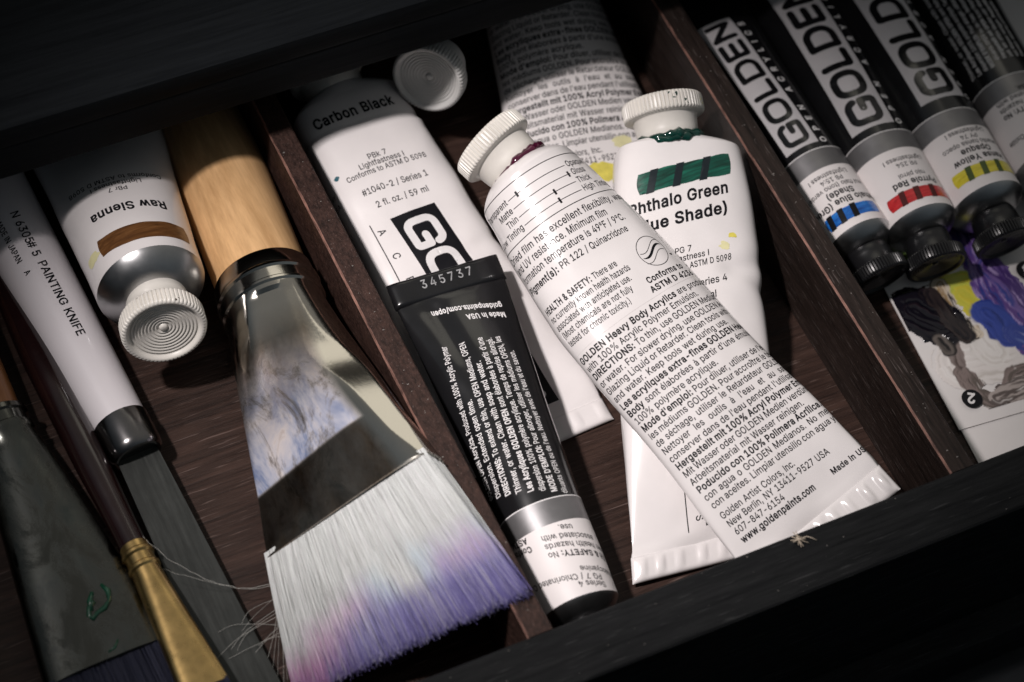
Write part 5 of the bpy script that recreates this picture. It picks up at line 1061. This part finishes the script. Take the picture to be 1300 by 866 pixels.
p = Print(t, lift=.03, kv=.03); p.line([(-30, 0), (30, 0)], .12, 0, 54.4); p.build('print_seam', plain('pale_print_edge', (.60, .565, .56), .3, vary=.02), t.th)

# tube at the back
t = TUBES['far']; p = Print(t, kv=.0)
back_label(p, -24.2, 24.2, 2.98, 50, 2.0, .02)
p.build('printed_text', M['ink'], t.th)

def ragged(x0, y0, x1, y1, r=.5, seed=0, top=0, n=14):
    """swatch outline brushed on by hand"""
    o = []
    for i in range(n + 1): f = i / n; o.append((x0 + (x1 - x0) * f, y1 + r * nz(f * 5, seed, 1) + top * math.sin(f * 3)))
    for i in range(1, 6): f = i / 6; o.append((x1 + r * .8 * nz(f * 6, seed, 4) + .5 * math.sin(math.pi * f), y1 + (y0 - y1) * f))
    for i in range(n + 1): f = 1 - i / n; o.append((x0 + (x1 - x0) * f, y0 + r * nz(f * 5, seed, 7) + top * math.sin(f * 3)))
    for i in range(1, 6): f = 1 - i / 6; o.append((x0 + r * .8 * nz(f * 6, seed, 9) - .7 * math.sin(math.pi * f), y1 + (y0 - y1) * f))
    return o
def swatch_mat(name, dark, mid, light, rough=.3, rot=0.0):
    k = Nodes(name); f = k.noise(k.coord((60, 900, 500), rot=(0, 0, rot)), 1, 4, .6)
    k.l(k.ramp(f, [(.3, dark), (.5, mid), (.72, light)]), k.b.inputs['Base Color']); k.set(Roughness=rough, Coat_Weight=.4, Coat_Roughness=.15); k.bump(f, .4, .0002); return k.m
def swatch(t, m, m2, out, u, v, stripes, kv=0, slant=1.2, h=6.5, w=2.0):
    p = Print(t, lift=.10, kv=kv); p.shape([out], u, v, 1.0); p.build('colour_swatch', m, t.th)
    q = Print(t, lift=.16, kv=kv)
    for x in stripes: q.shape([[(x - w / 2, -.35), (x - w / 2 + slant, h + .25), (x + w / 2 + slant, h + .25), (x + w / 2, -.35)]], u, v, 1.0)
    q.build('swatch_stripe', m2, t.th)

# carbon black
DV = 18.6                                                        # the label starts this far above the shoulder line it was measured from
t = TUBES['carbon']; p = Print(t, kv=.04)
p.text('*Carbon Black*', -15.4, 28.2 - DV, 3.7, fit=27.8)
p.text('PBk 7', -2.0, 45.2 - DV, 1.9, 'c'); p.text('Lightfastness I', -1.6, 47.7 - DV, 1.9, 'c', fit=15.5); p.text('Conforms to ASTM D 5098', -1.0, 50.2 - DV, 1.9, 'c', fit=27.5)
p.text('#1040-2 / Series 1', -1.2, 56.8 - DV, 2.2, 'c', fit=22.5); p.text('2 fl. oz. / 59 ml', -1.4, 62.2 - DV, 2.2, 'c', fit=18)
p.text('New Berlin, NY', -27, 52.4 - DV, 1.6, 'c', cond=.8); p.text('USA', -22.6, 56.2 - DV, 1.8, 'c')
p.line([(0, 0), (0, -74)], .35, -15.2, 66.6 - DV)
p.ku = .07
for i, ch in enumerate('ACRYLICS'): p.text(ch, -14.0 + .05 * i * 9, 69.4 - DV + 9.1 * i, 2.4, rot=-90)
p.build('printed_text', M['ink'], t.th)
b = Print(t, rot=-90, ku=.09); b.shape([rect(0, 0, 74, 15.6)], -8.6, 66.9 - DV, 1.6); b.build('name_band', M['ink'], t.th)
b = Print(t, rot=-90, ku=.09, lift=.09); xy, tr = logo(11.4, 69); b.put(xy, tr, -6.6, 69.4 - DV); b.build('band_letters', M['inkw'], t.th)

# phthalo green
t = TUBES['phthalo']; kv = -.24
M['sw_green'] = swatch_mat('phthalo_green_paint', (.001, .018, .012), (.002, .058, .038), (.007, .14, .09), rot=.28); M['sw_dark'] = plain('stripe_under_green', (.006, .012, .016), .3, coat=.3)
swatch(t, M['sw_green'], M['sw_dark'], ragged(-14.6, 0, 14.4, 6.7, .45, 5), 0, 14.6, (-11.4, -3.2, 5.4), kv, 1.9, 6.7, 2.5)
p = Print(t, kv=kv)
p.text('*Phthalo Green*', 13.5, 20.6, 3.6, 'r', fit=32); p.text('*(Blue Shade)*', 13.0, 27.0, 3.6, 'r', fit=32)
p.text('PG 7', -2.6, 36.8, 1.9, 'c'); p.text('Lightfastness I', -2.6, 39.4, 1.9, 'c'); p.text('Conforms to ASTM D 5098', -.4, 42.2, 1.9, 'c', fit=26)
p.text('#1270-2 / Series 4', -2.2, 48.6, 2.2, 'c'); p.text('2 fl. oz. / 59 ml', -3.2, 53, 2.2, 'c')
p.kv = -.1; p.ku = .06
p.line([(0, 0), (0, -55)], .32, -9.6, 66)
for i, ch in enumerate('ACRYLICS'): p.text(ch, -7.4 + .5 * i, 67.5 + 7.1 * i, 2.3, rot=-90)
p.text('®', 3.0, 122.6, 2.0, rot=-90)
p.build('printed_text', M['ink'], t.th)
b = Print(t, rot=-90, ku=.085, kv=-.12); b.shape([rect(0, 0, 68, 12.5)], -6.6, 52.4, 1.6); b.build('name_band', M['ink'], t.th)
b = Print(t, rot=-90, ku=.085, kv=-.12, lift=.09); xy, tr = logo(9.3, 63); b.put(xy, tr, -5.0, 54.8); b.build('band_letters', M['inkw'], t.th)

# raw sienna
t = TUBES['sienna']
M['sw_sienna'] = swatch_mat('raw_sienna_paint', (.07, .028, .010), (.12, .050, .016), (.19, .085, .030), .4, rot=.2)
swatch(t, M['sw_sienna'], M['ink'], ragged(-16, 0, 13.2, 7.4, .4, 8, top=.5), 0, 12.4, (), kv=.05)
p = Print(t, kv=.055); p.text('*Raw Sienna*', .2, 23.0, 3.6, 'c', fit=24.5)
p.text('PBr 7', 1, 31.4, 1.9, 'c'); p.text('Lightfastness I', 1, 34.2, 1.9, 'c'); p.text('Conforms to ASTM D 5098', 1, 37, 1.9, 'c')
p.build('printed_text', M['ink'], t.th)

# lone black tube, seen from its back
OPENB = ['*GOLDEN OPEN Acrylics.* Produced with 100% Acrylic Polymer', 'Dispersion. Extended open time.', '*DIRECTIONS:* To extend or thin, use OPEN Mediums, OPEN', 'Thinner, or water. Clean with soap and water.',
         "*Les Acryliques GOLDEN OPEN* sont élaborées à partir d'une", 'dispersion 100% polymère acrylique. Temps de reprise allongé.', "*MODE D'EMPLOI:* Pour allonger, utiliser les médiums OPEN, les", "diluants OPEN ou de l'eau. Nettoyer avec de l'eau et du savon."]
t = TUBES['open_back']; p = Print(t, rot=-90, lift=.05)
for i, l in enumerate(OPENB):
    f = i / 7; ub = 15.4 - 23.2 * f; ut = 8.3 - 18.6 * f; v0 = 39.0 - 7.2 * f
    p.ku = (ut - ub) / 53.0
    p.text(l, ub, v0, 1.85, fit={0: 51, 2: 52.5, 4: 54, 5: 54, 6: 55, 7: 50}.get(i), cond=.8)
p.rot = 0; p.ku = 0; p.kv = .2
p.text('*goldenpaints.com/open*', -13.0, 102.2, 1.9, fit=21.5); p.text('*Made in USA*', -12.8, 98.6, 1.9, fit=12)
p.build('printed_text', M['inkw'], t.th)
p = Print(t, kv=.2)
for i, l in enumerate(('*HEALTH & SAFETY:* No', 'known health hazards', 'associated with anticipated', 'use.')): p.text(l if i != 2 else 'associated with', 5.6 if i < 3 else -.2, 14.4 + 2.75 * i, 1.8, 'r')
p.text('*Conforms to*', 9.4, 18.0, 1.8); p.text('*ASTM D 4236*', 9.8, 20.8, 1.8); p.text('PG 7 / Chlorinated Copper', -7.5, 6.6, 1.8); p.text('Pigment(s): Phthalocyanine', -1.5, 9.0, 1.7, 'r'); p.text('Series 4', .8, 4.2, 1.8, 'r')
p.build('label_text', M['ink'], t.th)
fl = [o for o in t.th.children if o.name.startswith('crimp')][0]; fl.name = 'folded_end'
s1 = -t.s1; nn = np.cross(t.w, t.s1)
if nn[2] < 0: nn = -nn
FE_ = Flat(t.C + t.w * 6.2 + nn * 2.0, t.s1, -t.w)
class OnFold:
    def at(s, uv, lift=0):
        uv = np.asarray(uv, float); return t.C + t.s1 * uv[:, :1] + t.w * uv[:, 1:2] + nn * (2.03 + lift)
p = Print(OnFold(), rot=180 if False else 0, lift=.05)
xy, tr, w = setline('345737', 2.9, .8, .28); xy = xy.copy(); xy[:, 0] = -(xy[:, 0] - w / 2); xy[:, 1] = xy[:, 1]
p.V.append(OnFold().at(np.stack([xy[:, 0] - .6, 5.9 - 2.9 + xy[:, 1]], 1), .05)); p.F += tr; p.n = len(xy)
p.build('stamped_number', M['emboss'], t.th)

# black tubes on the chart
M['band'] = plain('grey_band_print', (.50, .48, .49), .35, vary=.03)
def front_print(key, ul, ur, v0, v1, name, sub, pig, sw, stripe, su, sv, stripes, cx, sg=3.0, ou=None):
    t = TUBES[key]
    b = Print(t, rot=-90); b.shape([rect(0, 0, v1 - v0, ul - ur)], ur, v0, 1.5); b.build('name_band', M['band'], t.th)
    hh = (ul - ur) * .74
    b = Print(t, rot=-90, lift=.09); xy, tr = logo(hh, (v1 - v0) * .955); b.put(xy, tr, ur + (ul - ur - hh) / 2, v0 + (v1 - v0) * .022); b.build('band_letters', M['black'], t.th)
    w = Print(t, rot=-90); w.text('*OPEN ACRYLICS*', ur - 3.4, v0 - .5, 2.3, cond=.95, spread=v1 - v0 - 3); w.build('printed_text', M['inkw'], t.th)
    swatch(t, sw, stripe, ragged(-su, 0, su, 4.6, .3, len(name)), cx, sv, stripes, h=4.6, w=2.0, slant=.6)
    p = Print(t); v = sv + 3.6
    for l in name: p.text('*' + l + '*', cx, v, 2.2, 'c', cond=.9); v += 3.1
    v -= .4
    p.text(sub, cx, v, 1.7, 'c'); v += 2.6 if len(name) > 1 else 4.2
    p.text(pig, cx, v, 1.7, 'c'); p.text('Lightfastness I', cx, v + 2.4, 1.7, 'c')
    p.build('label_text', M['ink'], t.th)
front_print('blue', 9.7, -2.4, 34.2, 95, ('Phthalo Blue (Green', 'Shade)'), 'azul ftalo (tono verde)', 'PB 15:4', swatch_mat('phthalo_blue_paint', (.004, .03, .16), (.01, .12, .46), (.03, .22, .65), .25), M['ink'], 9.5, 7.4, (-1, 3.5, 7.6), 1.6)
front_print('red', 10.8, -4.8, 34.8, 104, ('Pyrrole Red',), 'rojo pirrol', 'PR 254', swatch_mat('pyrrole_red_paint', (.30, .01, .012), (.50, .018, .022), (.62, .05, .05), .3), plain('stripe_under_red', (.07, .006, .006), .3), 12, 7.6, (-4, 1.5, 6.5), -.8)
front_print('yellow', 8.0, -8.6, 37.0, 108, ('Hansa Yellow', 'Opaque'), 'amarillo hansa opaco', 'PY 74', swatch_mat('hansa_yellow_paint', (.50, .42, .02), (.66, .56, .03), (.74, .66, .10), .3), plain('stripe_under_yellow', (.06, .09, .02), .3), 12, 8.6, (-4.5, .8, 6.0), -.6)
t = TUBES['print']; p = Print(t, rot=-90)
for i, l in enumerate(OPENB[3:] + ["*Hergestellt mit OPEN* Acryl Polymer Dispersion. Lange Trocken", "zeit. Mit OPEN Medien oder Wasser verdünnen. Arbeitsmaterial", "mit Wasser reinigen. *Producido con OPEN* Polimera Acrílica.", 'Tiempo abierto prolongado. Limpiar con agua y jabón.']):
    p.text(l, 12.6 - 2.5 * i, 36.6 if i < 4 else 38.5, 1.35, fit=52, cond=.7)
p.build('printed_text', M['inkw'], t.th)
p = Print(t)
for i, l in enumerate(('*HEALTH & SAFETY: No*', 'known health hazards', 'associated with', 'use.')): p.text(l, 11.4 if i < 3 else 3, 18.2 + 2.7 * i, 1.8, 'r')
p.text('PG 17 / Chromium Oxide', 14.4, 9.0, 1.8, 'r'); p.build('label_text', M['ink'], t.th)

# knife handle
pr.text('N 6305', -.6, 35, 2.6, cond=.95); pr.text('# 5', -.6, 47.3, 2.6, cond=.95); pr.text('PAINTING KNIFE', -.4, 54.8, 2.6, fit=29)
pr.text('MADE IN JAPAN', -6.0, 35, 1.9, fit=17); pr.text('A', -5.4, 55.5, 1.9)
pr.build('printed_text', M['ink'], kn_)

# ------------------------------------------------------------------ paint left on the tubes
def neck_ring(t, m, c, ax, r, th, seed, name='paint_residue'):
    s_, n_ = frame(ax); pts = []; rd = []
    for i in range(64):
        a = 2 * math.pi * i / 63; k = nz(math.cos(a) * 2.5, math.sin(a) * 2.5, seed)
        pts.append(c + ax * (.5 * k) + (s_ * math.cos(a) + n_ * math.sin(a)) * (r + .2 * k)); rd.append(max(.15, th * (1 + .9 * nz(math.cos(a) * 5, math.sin(a) * 5, seed + 2))))
    V, F = tubepath(pts, rd, 8); return mesh(name, V, F, m, t.th, True)
M['greenwet'] = plain('thick_green_paint', (.002, .03, .022), .12, vary=.5, scale=300, coat=.6)
M['plum'] = plain('thick_plum_paint', (.055, .006, .022), .15, vary=.4, scale=300, coat=.5)
t = TUBES['phthalo']; ax = unit(P(842, 130, 44) - P(852, 182, 39)); neck_ring(t, M['greenwet'], t.S - t.w * 3.2 + t.n0 * 1.8 + t.s0 * -2.3, ax, 10.0, 1.5, 3); neck_ring(t, M['greenwet'], t.S - t.w * 2.2 + t.n0 * 1.8 + t.s0 * -2.3, ax, 9.9, 1.5, 8)
t = TUBES['main']; ax = unit(P(632, 196, 52) - P(660, 222, 50.5)); neck_ring(t, M['plum'], t.S - t.w * 4.3 + t.n0 * 1.1, ax, 9.9, 1.4, 5)
def blot(key, u, v, r, m, seed, name='paint_smear', lift=.07):
    p = Print(TUBES[key], lift=lift)
    p.shape([[(r * math.cos(-a) * (1 + .55 * nz(math.cos(a) * 1.6, math.sin(a) * 1.6, seed)) * 1.25, r * math.sin(-a) * (1 + .55 * nz(math.cos(a) * 1.6, math.sin(a) * 1.6, seed + 4)) * .8) for a in [2 * math.pi * i / 30 for i in range(30)]]], u, v, .6)
    p.build(name, m, TUBES[key].th)
M['ysm'] = plain('yellow_paint_smear', (.62, .54, .10), .4, vary=.2, scale=300); M['ypale'] = plain('pale_yellow_smear', (.70, .66, .38), .4, vary=.1, scale=300)
blot('phthalo', 13.3, 31.6, 1.1, M['ysm'], 3); blot('phthalo', 10.6, 35.0, 1.5, M['ypale'], 6)
blot('far', 1.0, 91.2, 4.2, M['ysm'], 9); blot('far', 11.0, 82.0, 2.6, M['ypale'], 12); blot('sienna', 17.5, 9.0, 2.6, M['ypale'], 14); blot('carbon', -17.3, 27.4, .8, plain('blue_speck', (.02, .10, .13), .4), 15)

def cap_flecks(t, spots, m):
    """little dabs of paint dried on the ribbed rim: (angle from the top, height along the cap, size)"""
    cp = [o for o in t.th.children if o.name.startswith('cap')][0]; ax = t.capax; s_, n_ = frame(ax); V = []; F = []; rnd = random.Random(len(spots))
    for an, hgt, r in spots:
        a = R(an); o = t.capc + ax * hgt + (s_ * math.sin(a) + n_ * math.cos(a)) * 12.75; nn_ = s_ * math.sin(a) + n_ * math.cos(a); tg = np.cross(ax, nn_); b = len(V)
        for i in range(10):
            q = 2 * math.pi * i / 10; k_ = r * rnd.uniform(.6, 1.3); V.append(o + tg * k_ * math.cos(q) + ax * k_ * .8 * math.sin(q) - nn_ * .1)
        V.append(o + nn_ * .3); F += [(b + i, b + (i + 1) % 10, b + 10) for i in range(10)]
    mesh('paint_fleck', V, F, m, cp, True)
cap_flecks(TUBES['phthalo'], [(-8, 12.2, .8), (-5, 11.0, .6), (-22, 10.2, .7), (-24, 9.2, .45), (2, 12.8, .5)], M['greenwet'])
cap_flecks(TUBES['phthalo'], [(-58, 11.0, .6), (-61, 9.8, .5), (-54, 10.6, .35)], M['ysm'])
cap_flecks(TUBES['sienna'], [(20, 13.2, .5), (24, 12.6, .4), (-30, 9.2, .3)], plain('dark_fleck', (.05, .03, .02), .5))
